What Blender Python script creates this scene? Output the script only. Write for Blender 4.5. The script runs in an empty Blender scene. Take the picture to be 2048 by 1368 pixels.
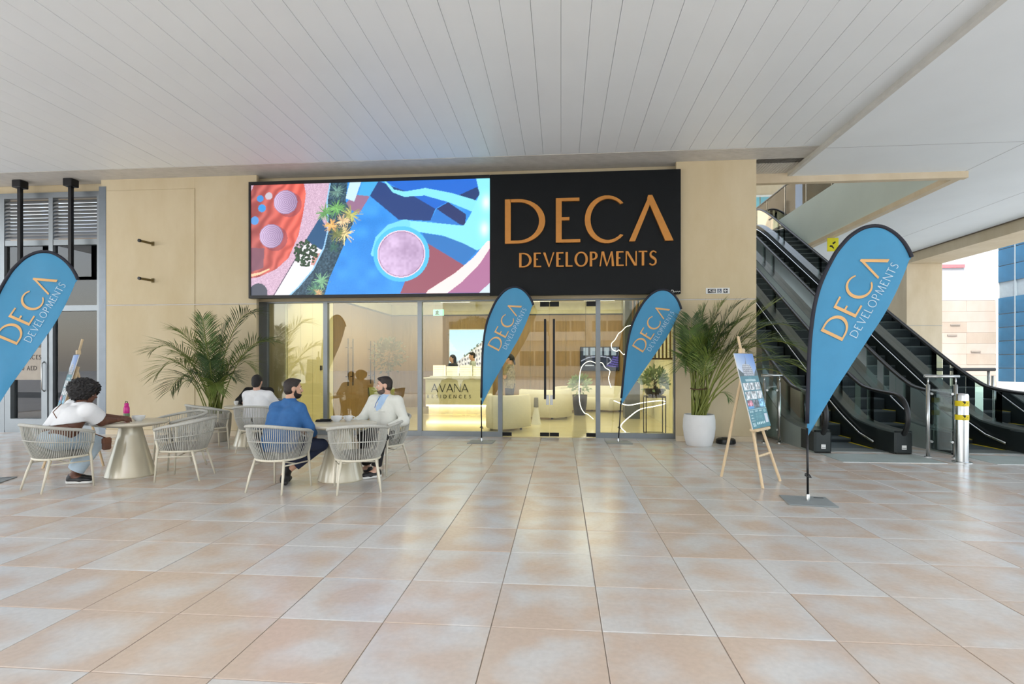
import bpy, bmesh, math, random
import numpy as np
from mathutils import Vector, Matrix

random.seed(7)
rng = np.random.default_rng(7)
scene = bpy.context.scene
COL = scene.collection
R = math.radians

# ------------------------------------------------------------------ camera
cam_d = bpy.data.cameras.new('camera')
cam_d.sensor_width = 36.0
cam_d.lens = 1108 * 36 / 2048
cam_d.shift_y = 44 / 2048
cam_d.clip_end = 300
cam = bpy.data.objects.new('camera', cam_d)
COL.objects.link(cam)
cam.location = (0, 0, 1.5)
cam.rotation_euler = (R(90), 0, math.atan(98 / 1108))
scene.camera = cam

# ------------------------------------------------------------------ world, sun, exposure
world = bpy.data.worlds.new('world')
scene.world = world
world.use_nodes = True
wn = world.node_tree
wn.nodes.clear()
w_out = wn.nodes.new('ShaderNodeOutputWorld')
w_bg = wn.nodes.new('ShaderNodeBackground')
w_sky = wn.nodes.new('ShaderNodeTexSky')
w_sky.sky_type = 'NISHITA'
w_sky.sun_disc = False
w_sky.sun_elevation = R(48)
w_sky.sun_rotation = R(200)
w_sky.air_density = 1.0
w_sky.dust_density = 2.5
w_sky.ozone_density = 1.0
w_mix = wn.nodes.new('ShaderNodeMix')
w_mix.data_type = 'RGBA'
w_mix.inputs[0].default_value = 0.55
w_mix.inputs[7].default_value = (3.6, 3.75, 3.9, 1)
wn.links.new(w_sky.outputs[0], w_mix.inputs[6])
wn.links.new(w_mix.outputs[2], w_bg.inputs[0])
w_bg.inputs[1].default_value = 0.42
wn.links.new(w_bg.outputs[0], w_out.inputs[0])

sun_d = bpy.data.lights.new('sun', 'SUN')
sun_d.energy = 2.4
sun_d.angle = R(0.6)
sun_d.color = (1.0, 0.97, 0.93)
sun = bpy.data.objects.new('sun', sun_d)
COL.objects.link(sun)
sun.rotation_euler = (R(42), 0, R(-24))
sun.location = (-6, -20, 30)

vs = scene.view_settings
vs.view_transform = 'Standard'
vs.look = 'None'
vs.gamma = 1.0
vs.use_curve_mapping = False
vs.exposure = 0.74

# ------------------------------------------------------------------ materials
def lin(c):
    return tuple((x / 12.92 if x <= 0.04045 else ((x + 0.055) / 1.055) ** 2.4) for x in c)
def rgb(r, g, b):
    return lin((r / 255, g / 255, b / 255)) + (1,)

MATS = {}
def mat(name, col, rough=0.6, metal=0.0, var=0.06, scale=6.0, bump=0.0, bscale=60.0, spec=0.5,
        emit=None, estr=0.0, trans=0.0, coat=0.0, sub=0.0, stretch=None):
    """Principled material whose colour varies through a noise texture."""
    if name in MATS:
        return MATS[name]
    m = bpy.data.materials.new(name)
    m.use_nodes = True
    nt = m.node_tree
    p = nt.nodes['Principled BSDF']
    tc = nt.nodes.new('ShaderNodeTexCoord')
    src = tc.outputs['Object']
    if stretch:
        mp = nt.nodes.new('ShaderNodeMapping')
        mp.inputs['Scale'].default_value = stretch
        nt.links.new(src, mp.inputs[0])
        src = mp.outputs[0]
    nz = nt.nodes.new('ShaderNodeTexNoise')
    nz.inputs['Scale'].default_value = scale
    nz.inputs['Detail'].default_value = 5
    nt.links.new(src, nz.inputs['Vector'])
    rp = nt.nodes.new('ShaderNodeValToRGB')
    rp.color_ramp.elements[0].position = 0.3
    rp.color_ramp.elements[1].position = 0.7
    rp.color_ramp.elements[0].color = tuple(max(0, x * (1 - var)) for x in col[:3]) + (1,)
    rp.color_ramp.elements[1].color = tuple(min(1, x * (1 + var)) for x in col[:3]) + (1,)
    nt.links.new(nz.outputs[0], rp.inputs[0])
    nt.links.new(rp.outputs[0], p.inputs['Base Color'])
    p.inputs['Roughness'].default_value = rough
    p.inputs['Metallic'].default_value = metal
    p.inputs['Specular IOR Level'].default_value = spec
    p.inputs['Transmission Weight'].default_value = trans
    p.inputs['Coat Weight'].default_value = coat
    if emit:
        p.inputs['Emission Color'].default_value = emit
        p.inputs['Emission Strength'].default_value = estr
    if bump > 0:
        n2 = nt.nodes.new('ShaderNodeTexNoise')
        n2.inputs['Scale'].default_value = bscale
        n2.inputs['Detail'].default_value = 4
        nt.links.new(src, n2.inputs['Vector'])
        bp = nt.nodes.new('ShaderNodeBump')
        bp.inputs['Strength'].default_value = bump
        bp.inputs['Distance'].default_value = 0.01
        nt.links.new(n2.outputs[0], bp.inputs['Height'])
        nt.links.new(bp.outputs[0], p.inputs['Normal'])
    MATS[name] = m
    return m

def glass(name, tint=(0.93, 0.97, 0.95, 1), gain=1.0, rough=0.0):
    """Thin architectural glass: clear transmission plus a Fresnel reflection."""
    if name in MATS:
        return MATS[name]
    m = bpy.data.materials.new(name)
    m.use_nodes = True
    nt = m.node_tree
    nt.nodes.clear()
    o = nt.nodes.new('ShaderNodeOutputMaterial')
    mx = nt.nodes.new('ShaderNodeMixShader')
    tr = nt.nodes.new('ShaderNodeBsdfTransparent')
    gl = nt.nodes.new('ShaderNodeBsdfGlossy')
    fr = nt.nodes.new('ShaderNodeFresnel')
    ml = nt.nodes.new('ShaderNodeMath')
    ml.operation = 'MULTIPLY'
    ml.use_clamp = True
    ml.inputs[1].default_value = gain
    nz = nt.nodes.new('ShaderNodeTexNoise')
    nz.inputs['Scale'].default_value = 0.7
    bp = nt.nodes.new('ShaderNodeBump')
    bp.inputs['Strength'].default_value = 0.003
    nt.links.new(nz.outputs[0], bp.inputs['Height'])
    nt.links.new(bp.outputs[0], gl.inputs['Normal'])
    fr.inputs['IOR'].default_value = 1.5
    tr.inputs[0].default_value = tint
    gl.inputs['Roughness'].default_value = rough
    nt.links.new(fr.outputs[0], ml.inputs[0])
    nt.links.new(ml.outputs[0], mx.inputs[0])
    nt.links.new(tr.outputs[0], mx.inputs[1])
    nt.links.new(gl.outputs[0], mx.inputs[2])
    nt.links.new(mx.outputs[0], o.inputs[0])
    MATS[name] = m
    return m

def attr_mat(name, rough=0.5, emit=0.0, base=1.0):
    """Flat print or a screen: the picture is stored per vertex on its own panel."""
    if name in MATS:
        return MATS[name]
    m = bpy.data.materials.new(name)
    m.use_nodes = True
    nt = m.node_tree
    p = nt.nodes['Principled BSDF']
    a = nt.nodes.new('ShaderNodeAttribute')
    a.attribute_name = 'art'
    p.inputs['Roughness'].default_value = rough
    if emit > 0:
        p.inputs['Base Color'].default_value = (0.01, 0.01, 0.01, 1)
        nt.links.new(a.outputs['Color'], p.inputs['Emission Color'])
        p.inputs['Emission Strength'].default_value = emit
    else:
        nt.links.new(a.outputs['Color'], p.inputs['Base Color'])
    MATS[name] = m
    return m

def floor_mat():
    m = bpy.data.materials.new('terracotta_tile')
    m.use_nodes = True
    nt = m.node_tree
    L = nt.links.new
    p = nt.nodes['Principled BSDF']
    ge = nt.nodes.new('ShaderNodeNewGeometry')
    # per-tile random value from the cell the tile stands in
    mp = nt.nodes.new('ShaderNodeMapping')
    mp.inputs['Location'].default_value = (-0.231 / 0.63, -3.14 / 0.63, 0)
    mp.inputs['Scale'].default_value = (1 / 0.63, 1 / 0.63, 0)
    L(ge.outputs['Position'], mp.inputs[0])
    fl = nt.nodes.new('ShaderNodeVectorMath'); fl.operation = 'FLOOR'
    L(mp.outputs[0], fl.inputs[0])
    wh = nt.nodes.new('ShaderNodeTexWhiteNoise')
    L(fl.outputs[0], wh.inputs['Vector'])
    # distance from the tile centre, for the pale limescale haze around the rims
    fr = nt.nodes.new('ShaderNodeVectorMath'); fr.operation = 'FRACTION'
    L(mp.outputs[0], fr.inputs[0])
    sb = nt.nodes.new('ShaderNodeVectorMath'); sb.operation = 'SUBTRACT'
    sb.inputs[1].default_value = (0.5, 0.5, 0)
    L(fr.outputs[0], sb.inputs[0])
    ln = nt.nodes.new('ShaderNodeVectorMath'); ln.operation = 'LENGTH'
    L(sb.outputs[0], ln.inputs[0])
    n1 = nt.nodes.new('ShaderNodeTexNoise')
    n1.inputs['Scale'].default_value = 2.6
    n1.inputs['Detail'].default_value = 3
    L(ge.outputs['Position'], n1.inputs['Vector'])
    def math_(op, a, b):
        x = nt.nodes.new('ShaderNodeMath'); x.operation = op
        for i, v in enumerate((a, b)):
            if isinstance(v, (int, float)): x.inputs[i].default_value = v
            else: L(v, x.inputs[i])
        return x.outputs[0]
    # random sign: half of the tiles are hazy in the middle, the others at the rim
    s = math_('SUBTRACT', wh.outputs['Value'], 0.42)
    d = math_('MULTIPLY', math_('SUBTRACT', ln.outputs['Value'], 0.36), math_('MULTIPLY', s, 2.2))
    t = math_('ADD', math_('ADD', math_('MULTIPLY', n1.outputs[0], 1.0), d), math_('MULTIPLY', s, 0.22))
    rp = nt.nodes.new('ShaderNodeValToRGB')
    rp.color_ramp.elements[0].position = 0.36
    rp.color_ramp.elements[1].position = 0.66
    rp.color_ramp.elements[0].color = rgb(216, 196, 178)
    rp.color_ramp.elements[1].color = rgb(221, 218, 213)
    L(t, rp.inputs[0])
    n2 = nt.nodes.new('ShaderNodeTexNoise')
    n2.inputs['Scale'].default_value = 30
    n2.inputs['Detail'].default_value = 6
    L(ge.outputs['Position'], n2.inputs['Vector'])
    mx = nt.nodes.new('ShaderNodeMix'); mx.data_type = 'RGBA'; mx.blend_type = 'MULTIPLY'
    mx.inputs[0].default_value = 0.22
    L(rp.outputs[0], mx.inputs[6])
    L(n2.outputs[0], mx.inputs[7])
    L(mx.outputs[2], p.inputs['Base Color'])
    rr = nt.nodes.new('ShaderNodeMapRange')
    rr.inputs['To Min'].default_value = 0.215
    rr.inputs['To Max'].default_value = 0.225
    L(n1.outputs[0], rr.inputs[0])
    L(rr.outputs[0], p.inputs['Roughness'])
    p.inputs['Specular IOR Level'].default_value = 0.5
    return m

def stone_mat(name, c1, c2, scale=1.2, rough=0.75):
    m = bpy.data.materials.new(name)
    m.use_nodes = True
    nt = m.node_tree
    L = nt.links.new
    p = nt.nodes['Principled BSDF']
    ge = nt.nodes.new('ShaderNodeNewGeometry')
    mp = nt.nodes.new('ShaderNodeMapping')
    mp.inputs['Scale'].default_value = (1, 1, 0.45)
    L(ge.outputs['Position'], mp.inputs[0])
    n1 = nt.nodes.new('ShaderNodeTexNoise')
    n1.inputs['Scale'].default_value = scale
    n1.inputs['Detail'].default_value = 6
    n1.inputs['Roughness'].default_value = 0.6
    L(mp.outputs[0], n1.inputs['Vector'])
    rp = nt.nodes.new('ShaderNodeValToRGB')
    rp.color_ramp.elements[0].position = 0.32
    rp.color_ramp.elements[1].position = 0.68
    rp.color_ramp.elements[0].color = c1
    rp.color_ramp.elements[1].color = c2
    L(n1.outputs[0], rp.inputs[0])
    L(rp.outputs[0], p.inputs['Base Color'])
    p.inputs['Roughness'].default_value = rough
    n2 = nt.nodes.new('ShaderNodeTexNoise')
    n2.inputs['Scale'].default_value = 80
    L(ge.outputs['Position'], n2.inputs['Vector'])
    bp = nt.nodes.new('ShaderNodeBump')
    bp.inputs['Strength'].default_value = 0.12
    bp.inputs['Distance'].default_value = 0.004
    L(n2.outputs[0], bp.inputs['Height'])
    L(bp.outputs[0], p.inputs['Normal'])
    return m

M_TILE = floor_mat()
M_WALL = stone_mat('beige_stone', rgb(200, 182, 145), rgb(212, 197, 164))
M_WALL2 = stone_mat('pale_stone', rgb(206, 189, 158), rgb(218, 203, 176), 2.0)
M_GROUT = mat('grout', rgb(150, 138, 126), 0.9)
M_CEIL = mat('ceiling_panel', rgb(238, 242, 243), 0.45, var=0.015, scale=1.5)
M_CEIL2 = mat('ceiling_plaster', rgb(234, 239, 241), 0.7, var=0.02, scale=1.0)
M_GAP = mat('shadow_gap', rgb(110, 110, 108), 0.9)
M_GRILLE = mat('soffit_grille', rgb(206, 202, 194), 0.5, 0.0)
M_ALU = mat('grey_aluminium', rgb(138, 144, 148), 0.38, 0.7, var=0.03)
M_STEEL = mat('brushed_steel', rgb(190, 192, 190), 0.25, 1.0, var=0.05, stretch=(1, 1, 20))
M_BLACK = mat('black_metal', rgb(26, 26, 28), 0.4, 0.3)
M_SIGN = mat('black_sign_panel', rgb(13, 16, 18), 0.4, 0.0, var=0.1, spec=0.2)
M_RUBBER = mat('black_rubber', rgb(20, 21, 22), 0.38)
M_GOLD = mat('bronze_letter', rgb(196, 132, 60), 0.35, 0.35, var=0.08)
M_WHITE = mat('white_paint', rgb(226, 226, 222), 0.5, var=0.03)
M_GLASS = glass('shop_glass', (0.96, 0.97, 0.90, 1), 1.7)
M_GLASS2 = glass('rail_glass', (0.84, 0.93, 0.90, 1), 1.2)
M_GLASSD = glass('dark_shop_glass', (0.62, 0.63, 0.62, 1), 1.7)

# ------------------------------------------------------------------ mesh helpers
def tag(o, label=None, cat=None, group=None, kind=None):
    if label: o['label'] = label
    if cat: o['category'] = cat
    if group: o['group'] = group
    if kind: o['kind'] = kind
    return o

def empty(name, loc=(0, 0, 0), rz=0.0, label=None, cat=None, group=None):
    o = bpy.data.objects.new(name, None)
    o.empty_display_size = 0.1
    COL.objects.link(o)
    o.location = loc
    o.rotation_euler = (0, 0, rz)
    return tag(o, label, cat, group)

def link(name, me, m, parent=None, smooth=False):
    if m is not None:
        if isinstance(m, (list, tuple)):
            for x in m: me.materials.append(x)
        else:
            me.materials.append(m)
    if smooth:
        me.polygons.foreach_set('use_smooth', [True] * len(me.polygons))
    o = bpy.data.objects.new(name, me)
    COL.objects.link(o)
    if parent is not None:
        o.parent = parent
    return o

def place(name, me, parent, loc, rot=None):
    """Another object sharing the mesh data."""
    o = bpy.data.objects.new(name, me)
    COL.objects.link(o)
    o.parent = parent
    o.location = loc
    if rot is not None: o.rotation_euler = rot
    return o

class MB:
    def __init__(s):
        s.v = []; s.f = []; s.mi = []
    def add(s, vs, fs, mi=0):
        b = len(s.v)
        s.v.extend([tuple(x) for x in vs])
        s.f.extend([tuple(b + i for i in f) for f in fs])
        s.mi.extend([mi] * len(fs))
        return s
    def box(s, x0, y0, z0, x1, y1, z1, mi=0):
        v = [(x0, y0, z0), (x1, y0, z0), (x1, y1, z0), (x0, y1, z0), (x0, y0, z1), (x1, y0, z1), (x1, y1, z1), (x0, y1, z1)]
        return s.add(v, [(0, 3, 2, 1), (4, 5, 6, 7), (0, 1, 5, 4), (1, 2, 6, 5), (2, 3, 7, 6), (3, 0, 4, 7)], mi)
    def cbox(s, x0, y0, z0, x1, y1, z1, c=0.01, mi=0):
        """Box with all vertical and top/bottom edges chamfered."""
        def ring(d, z):
            return [(x0 + d, y0, z), (x1 - d, y0, z), (x1, y0 + d, z), (x1, y1 - d, z), (x1 - d, y1, z), (x0 + d, y1, z), (x0, y1 - d, z), (x0, y0 + d, z)]
        def inner(z):
            a, b, e, f_ = x0 + c, x1 - c, y0 + c, y1 - c
            return [(a + c*.4, e, z), (b - c*.4, e, z), (b, e + c*.4, z), (b, f_ - c*.4, z), (b - c*.4, f_, z), (a + c*.4, f_, z), (a, f_ - c*.4, z), (a, e + c*.4, z)]
        v = inner(z0) + ring(c, z0 + c) + ring(c, z1 - c) + inner(z1)
        fs = [tuple(range(7, -1, -1)), tuple(range(24, 32))]
        for k in range(3):
            for i in range(8):
                j = (i + 1) % 8
                fs.append((k*8 + i, k*8 + j, k*8 + 8 + j, k*8 + 8 + i))
        return s.add(v, fs, mi)
    def tube(s, pts, r, n=8, caps=True, mi=0, closed=False, flat=1.0):
        P = [Vector(p) for p in pts]
        N = len(P)
        rr = r if isinstance(r, (list, tuple)) else [r] * N
        up = None
        vs = []
        for i in range(N):
            if closed:
                t = (P[(i + 1) % N] - P[i - 1]).normalized()
            else:
                t = (P[min(i + 1, N - 1)] - P[max(i - 1, 0)]).normalized()
            if up is None:
                up = Vector((0, 0, 1)) if abs(t.z) < 0.9 else Vector((0, 1, 0))
            a = t.cross(up)
            if a.length < 1e-6: a = t.orthogonal()
            a.normalize()
            b = a.cross(t).normalized()
            up = b
            for k in range(n):
                w = 2 * math.pi * k / n
                vs.append(P[i] + a * (math.cos(w) * rr[i]) + b * (math.sin(w) * rr[i] * flat))
        fs = []
        for i in range(N if closed else N - 1):
            for k in range(n):
                k2 = (k + 1) % n
                i2 = (i + 1) % N
                fs.append((i*n + k, i*n + k2, i2*n + k2, i2*n + k))
        if caps and not closed:
            fs.append(tuple(range(n - 1, -1, -1)))
            fs.append(tuple((N - 1)*n + k for k in range(n)))
        return s.add(vs, fs, mi)
    def lathe(s, prof, n=32, c=(0, 0, 0), mi=0, cap=True):
        vs = []
        for (r, z) in prof:
            for k in range(n):
                w = 2 * math.pi * k / n
                vs.append((c[0] + r * math.cos(w), c[1] + r * math.sin(w), c[2] + z))
        fs = []
        for i in range(len(prof) - 1):
            for k in range(n):
                k2 = (k + 1) % n
                fs.append((i*n + k, i*n + k2, (i + 1)*n + k2, (i + 1)*n + k))
        if cap:
            fs.append(tuple(range(n - 1, -1, -1)))
            fs.append(tuple((len(prof) - 1)*n + k for k in range(n)))
        return s.add(vs, fs, mi)
    def prism(s, poly, axis, a0, a1, mi=0):
        """Extrude a 2-D polygon along an axis: 'x' -> (y,z) polygon, 'y' -> (x,z), 'z' -> (x,y)."""
        def mk(p, a):
            return {'x': (a, p[0], p[1]), 'y': (p[0], a, p[1]), 'z': (p[0], p[1], a)}[axis]
        n = len(poly)
        v = [mk(p, a0) for p in poly] + [mk(p, a1) for p in poly]
        fs = [tuple(range(n)), tuple(range(2*n - 1, n - 1, -1))]
        for i in range(n):
            j = (i + 1) % n
            fs.append((i, i + n, j + n, j))
        return s.add(v, fs, mi)
    def sphere(s, c, r, n=12, m=8, mi=0):
        rx, ry, rz = r if isinstance(r, (list, tuple)) else (r, r, r)
        vs = [(c[0], c[1], c[2] - rz)]
        for i in range(1, m):
            a = -math.pi/2 + math.pi * i / m
            for k in range(n):
                w = 2 * math.pi * k / n
                vs.append((c[0] + rx*math.cos(a)*math.cos(w), c[1] + ry*math.cos(a)*math.sin(w), c[2] + rz*math.sin(a)))
        vs.append((c[0], c[1], c[2] + rz))
        fs = []
        for k in range(n):
            fs.append((0, 1 + (k + 1) % n, 1 + k))
            fs.append((len(vs) - 1, 1 + (m - 2)*n + k, 1 + (m - 2)*n + (k + 1) % n))
        for i in range(m - 2):
            for k in range(n):
                k2 = (k + 1) % n
                fs.append((1 + i*n + k, 1 + i*n + k2, 1 + (i + 1)*n + k2, 1 + (i + 1)*n + k))
        return s.add(vs, fs, mi)
    def mesh(s, name):
        me = bpy.data.meshes.new(name)
        me.from_pydata(s.v, [], s.f)
        if any(s.mi):
            me.polygons.foreach_set('material_index', s.mi)
        me.update()
        bm = bmesh.new(); bm.from_mesh(me)
        bmesh.ops.recalc_face_normals(bm, faces=bm.faces)
        bm.to_mesh(me); bm.free()
        return me
    def build(s, name, m, parent=None, smooth=False, auto=None):
        me = s.mesh(name)
        o = link(name, me, m, parent, smooth or auto is not None)
        if auto is not None:
            me.set_sharp_from_angle(angle=R(auto))
        return o

def struct(name, mb, m, parent=None, **k):
    o = mb.build(name, m, parent, **k)
    if parent is None: o['kind'] = 'structure'
    return o

def B(*a):
    return MB().box(*a)

def copy_tree(o, parent=None, loc=None, rz=None, label=None):
    c = o.copy()
    COL.objects.link(c)
    c.parent = parent
    if loc is not None: c.location = loc
    if rz is not None: c.rotation_euler = (0, 0, rz)
    if label: c['label'] = label
    for ch in list(o.children):
        copy_tree(ch, c)
    return c

# ------------------------------------------------------------------ lettering (hand-drawn humanist capitals)
def arc(cx, cy, rx, ry, a0, a1, n=14):
    return [(cx + rx*math.cos(R(a0 + (a1 - a0)*i/n)), cy + ry*math.sin(R(a0 + (a1 - a0)*i/n))) for i in range(n + 1)]
def strip(o, i):
    return [[o[k], o[k + 1], i[k + 1], i[k]] for k in range(len(o) - 1)]
def rect(x0, y0, x1, y1):
    return [(x0, y0), (x1, y0), (x1, y1), (x0, y1)]
def stroke(pts, w):
    n = len(pts); o = []; i_ = []
    for k in range(n):
        a = pts[max(k - 1, 0)]; b = pts[min(k + 1, n - 1)]
        dx, dy = b[0] - a[0], b[1] - a[1]
        l = math.hypot(dx, dy) or 1
        ww = w[k] if isinstance(w, list) else w
        o.append((pts[k][0] - dy/l*ww/2, pts[k][1] + dx/l*ww/2))
        i_.append((pts[k][0] + dy/l*ww/2, pts[k][1] - dx/l*ww/2))
    return strip(o, i_)

def glyph(ch, T=0.15, t=0.075, plainA=False):
    """Returns (polygons, advance width) for a capital of height 1."""
    g = []
    if ch == 'D':
        g = [rect(0, 0, T, 1)]
        g += strip(arc(0.30, 0.5, 0.60, 0.5, 90, -90, 20), arc(0.30, 0.5, 0.60 - T*1.05, 0.5 - t, 90, -90, 20))
        g += [rect(T*0.9, 1 - t, 0.31, 1), rect(T*0.9, 0, 0.31, t)]
        return g, 0.92
    if ch == 'E':
        return [rect(0, 0, T, 1), rect(0, 1 - t, 0.52, 1), rect(0, 0.50, 0.30, 0.50 + t), rect(0, 0, 0.54, t)], 0.54
    if ch == 'C':
        g = strip(arc(0.5, 0.5, 0.5, 0.515, 42, 318, 26), arc(0.53, 0.5, 0.53 - T, 0.515 - t, 47, 313, 26))
        return g, 0.90
    if ch in 'ΛA':
        g = [[(0, 0), (t*1.25, 0), (0.44, 0.86), (0.40, 1.0)], [(0.38, 1.0), (0.46, 1.0), (0.88, 0), (0.88 - T*1.08, 0), (0.36, 0.93)]]
        if ch == 'A':
            g.append(rect(0.17, 0.28, 0.70, 0.28 + t))
        return g, 0.88
    if ch == 'V':
        return [[(0, 1), (T*1.05, 1), (0.46, 0.1), (0.40, 0)], [(0.40, 0), (0.46, 0), (0.82, 1), (0.82 - t*1.2, 1)]], 0.82
    if ch == 'L':
        return [rect(0, 0, T, 1), rect(0, 0, 0.5, t)], 0.5
    if ch == 'O':
        g = strip(arc(0.48, 0.5, 0.48, 0.515, 0, 360, 32), arc(0.48, 0.5, 0.48 - T, 0.515 - t, 0, 360, 32))
        return g, 0.96
    if ch == '0':
        g = strip(arc(0.27, 0.5, 0.27, 0.5, 0, 360, 24), arc(0.27, 0.5, 0.27 - T, 0.5 - t, 0, 360, 24))
        return g, 0.54
    if ch == '1':
        return [rect(0.1, 0, 0.1 + T, 1), [(0, 0.78), (0.1, 0.83), (0.1 + T, 1), (0.08, 0.98)]], 0.1 + T
    if ch == 'P':
        g = [rect(0, 0, T, 1), rect(0, 1 - t, 0.28, 1), rect(0, 0.44, 0.28, 0.44 + t)]
        g += strip(arc(0.26, 0.72, 0.30, 0.28, 90, -90, 14), arc(0.26, 0.72, 0.30 - T, 0.28 - t, 90, -90, 14))
        return g, 0.56
    if ch == 'R':
        g, _ = glyph('P', T, t)
        g.append([(0.22, 0.46), (0.22 + T*1.1, 0.46), (0.62, 0), (0.62 - T*1.2, 0)])
        return g, 0.62
    if ch == 'M':
        return [[(0, 0), (t, 0), (0.15 + t, 1), (0.15, 1)], [(0.15, 1), (0.15 + T, 1), (0.54, 0.12), (0.48, 0)],
                [(0.48, 0), (0.54, 0), (0.92, 1), (0.92 - t*1.2, 1)], [(0.82, 1), (0.92, 1), (1.04, 0), (1.04 - T, 0)]], 1.04
    if ch == 'N':
        return [rect(0, 0, t, 1), rect(0.78 - t, 0, 0.78, 1), [(0, 1), (T, 1), (0.78, 0), (0.78 - T, 0)]], 0.78
    if ch == 'T':
        return [rect(0.30 - T/2, 0, 0.30 + T/2, 1), rect(0, 1 - t, 0.60, 1)], 0.60
    if ch == 'I':
        return [rect(0, 0, T, 1)], T
    if ch == 'S':
        p = [(0.50, 0.86), (0.42, 0.93), (0.30, 0.965), (0.18, 0.93), (0.10, 0.83), (0.10, 0.70), (0.17, 0.60), (0.28, 0.53),
             (0.39, 0.45), (0.46, 0.35), (0.46, 0.20), (0.38, 0.08), (0.25, 0.035), (0.12, 0.06), (0.03, 0.14)]
        m_ = (T + t) / 2
        w = [t, t, t, m_*.9, m_, m_, T*.95, T, T*.95, m_, m_, m_*.9, t, t, t]
        return stroke(p, w), 0.54
    if ch == ' ':
        return [], 0.35
    return [rect(0, 0, 0.3, 0.1)], 0.3

def text_polys(s, h=1.0, gap=0.16, width=None, T=0.15, t=0.075):
    """Per-letter polygons laid along x, height h; stretched to a total width if given."""
    out = []; x = 0.0
    for ch in s:
        g, a = glyph(ch, T, t)
        out.append((ch, g, x))
        x += a + gap
    tot = x - gap
    k = h if width is None else width / tot
    return [(ch, [[((px + x0)*k, py*h) for px, py in poly] for poly in g]) for ch, g, x0 in out], tot * k

def letters(parent, s, origin, ux, uz, un, h, width, m, depth, name='letter', one=None, T=0.15, t=0.075, gap=0.16):
    """Solid letters in the plane (ux, uz) standing out along un; one mesh per letter, or one joined part."""
    ux, uz, un, o = Vector(ux), Vector(uz), Vector(un), Vector(origin)
    lst, _ = text_polys(s, h, gap, width, T, t)
    acc = MB(); res = []
    for ch, polys in lst:
        if not polys: continue
        mb = acc if one else MB()
        for q, poly in enumerate(polys):
            n = len(poly)
            f_ = [o + ux*p[0] + uz*p[1] + un*(depth + (q % 7)*depth*0.006) for p in poly]
            b_ = [o + ux*p[0] + uz*p[1] for p in poly]
            mb.add(f_ + b_, [tuple(range(n))] + [(i, (i + 1) % n, n + (i + 1) % n, n + i) for i in range(n)])
        if not one:
            res.append(mb.build(name, m, parent))
    if one:
        res.append(acc.build(one, m, parent))
    return res

# ------------------------------------------------------------------ pictures painted on their own panel
def inpoly(U, V, poly):
    r = np.zeros(U.shape, bool)
    n = len(poly); j = n - 1
    for i in range(n):
        xi, yi = poly[i]; xj, yj = poly[j]
        c = ((yi > V) != (yj > V))
        with np.errstate(divide='ignore', invalid='ignore'):
            xx = (xj - xi) * (V - yi) / ((yj - yi) if yj != yi else 1e-9) + xi
        r ^= c & (U < xx)
        j = i
    return r
def near_path(U, V, pts, asp=1.0):
    d = np.full(U.shape, 1e9); tt = np.zeros(U.shape)
    n = len(pts) - 1
    for i in range(n):
        (x0, y0), (x1, y1) = pts[i], pts[i + 1]
        ex, ey = (x1 - x0)*asp, y1 - y0
        wx, wy = (U - x0)*asp, V - y0
        t = np.clip((wx*ex + wy*ey) / max(ex*ex + ey*ey, 1e-9), 0, 1)
        q = np.hypot(wx - ex*t, wy - ey*t)
        m_ = q < d
        d[m_] = q[m_]; tt[m_] = (i + t[m_]) / n
    return d, tt
def noise2(U, V, f, seed=0):
    r = np.random.default_rng(seed)
    G = r.random((64, 64))
    x = U*f; y = V*f
    xi = np.floor(x).astype(int); yi = np.floor(y).astype(int)
    fx = x - xi; fy = y - yi
    fx = fx*fx*(3 - 2*fx); fy = fy*fy*(3 - 2*fy)
    g = lambda a, b: G[a % 64, b % 64]
    return (g(xi, yi)*(1 - fx) + g(xi + 1, yi)*fx)*(1 - fy) + (g(xi, yi + 1)*(1 - fx) + g(xi + 1, yi + 1)*fx)*fy

def picture(name, fn, w, h, nu, nv, m, parent, M4):
    """A flat panel w x h in its local x,z plane; fn(U,V)->sRGB (V=0 bottom) is stored on its vertices."""
    u = np.linspace(0, 1, nu + 1); v = np.linspace(0, 1, nv + 1)
    V, U = np.meshgrid(v, u, indexing='ij')
    C = np.clip(fn(U, V), 0, 1)
    C = np.where(C <= 0.04045, C/12.92, ((C + 0.055)/1.055)**2.4)
    vs = np.stack([U.ravel()*w, np.zeros(U.size), V.ravel()*h], 1)
    idx = np.arange(U.size).reshape(nv + 1, nu + 1)
    q = np.stack([idx[:-1, :-1], idx[:-1, 1:], idx[1:, 1:], idx[1:, :-1]], -1).reshape(-1, 4)
    me = mesh_np(name, vs, q)
    at = me.color_attributes.new('art', 'FLOAT_COLOR', 'POINT')
    at.data.foreach_set('color', np.concatenate([C.reshape(-1, 3), np.ones((U.size, 1))], 1).astype(np.float32).ravel())
    o = link(name, me, m, parent)
    o.matrix_local = M4
    return o

def mesh_np(name, vs, quads):
    me = bpy.data.meshes.new(name)
    me.vertices.add(len(vs))
    me.vertices.foreach_set('co', np.asarray(vs, np.float32).ravel())
    me.loops.add(quads.size)
    me.loops.foreach_set('vertex_index', quads.astype(np.int32).ravel())
    me.polygons.add(len(quads))
    me.polygons.foreach_set('loop_start', np.arange(len(quads), dtype=np.int32) * 4)
    me.update(calc_edges=True)
    return me

def col(*c):
    return np.array(c, float) / 255
# ================================================================== SETTING
ZC = 5.45      # main canopy soffit
ZR = 5.38      # smooth soffit to the right
YW = 11.05     # face of the stone piers
YG = 11.40     # shop glazing
TS = 0.63      # floor tile module
CANF, CANB = 10.47, -5.0

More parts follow.
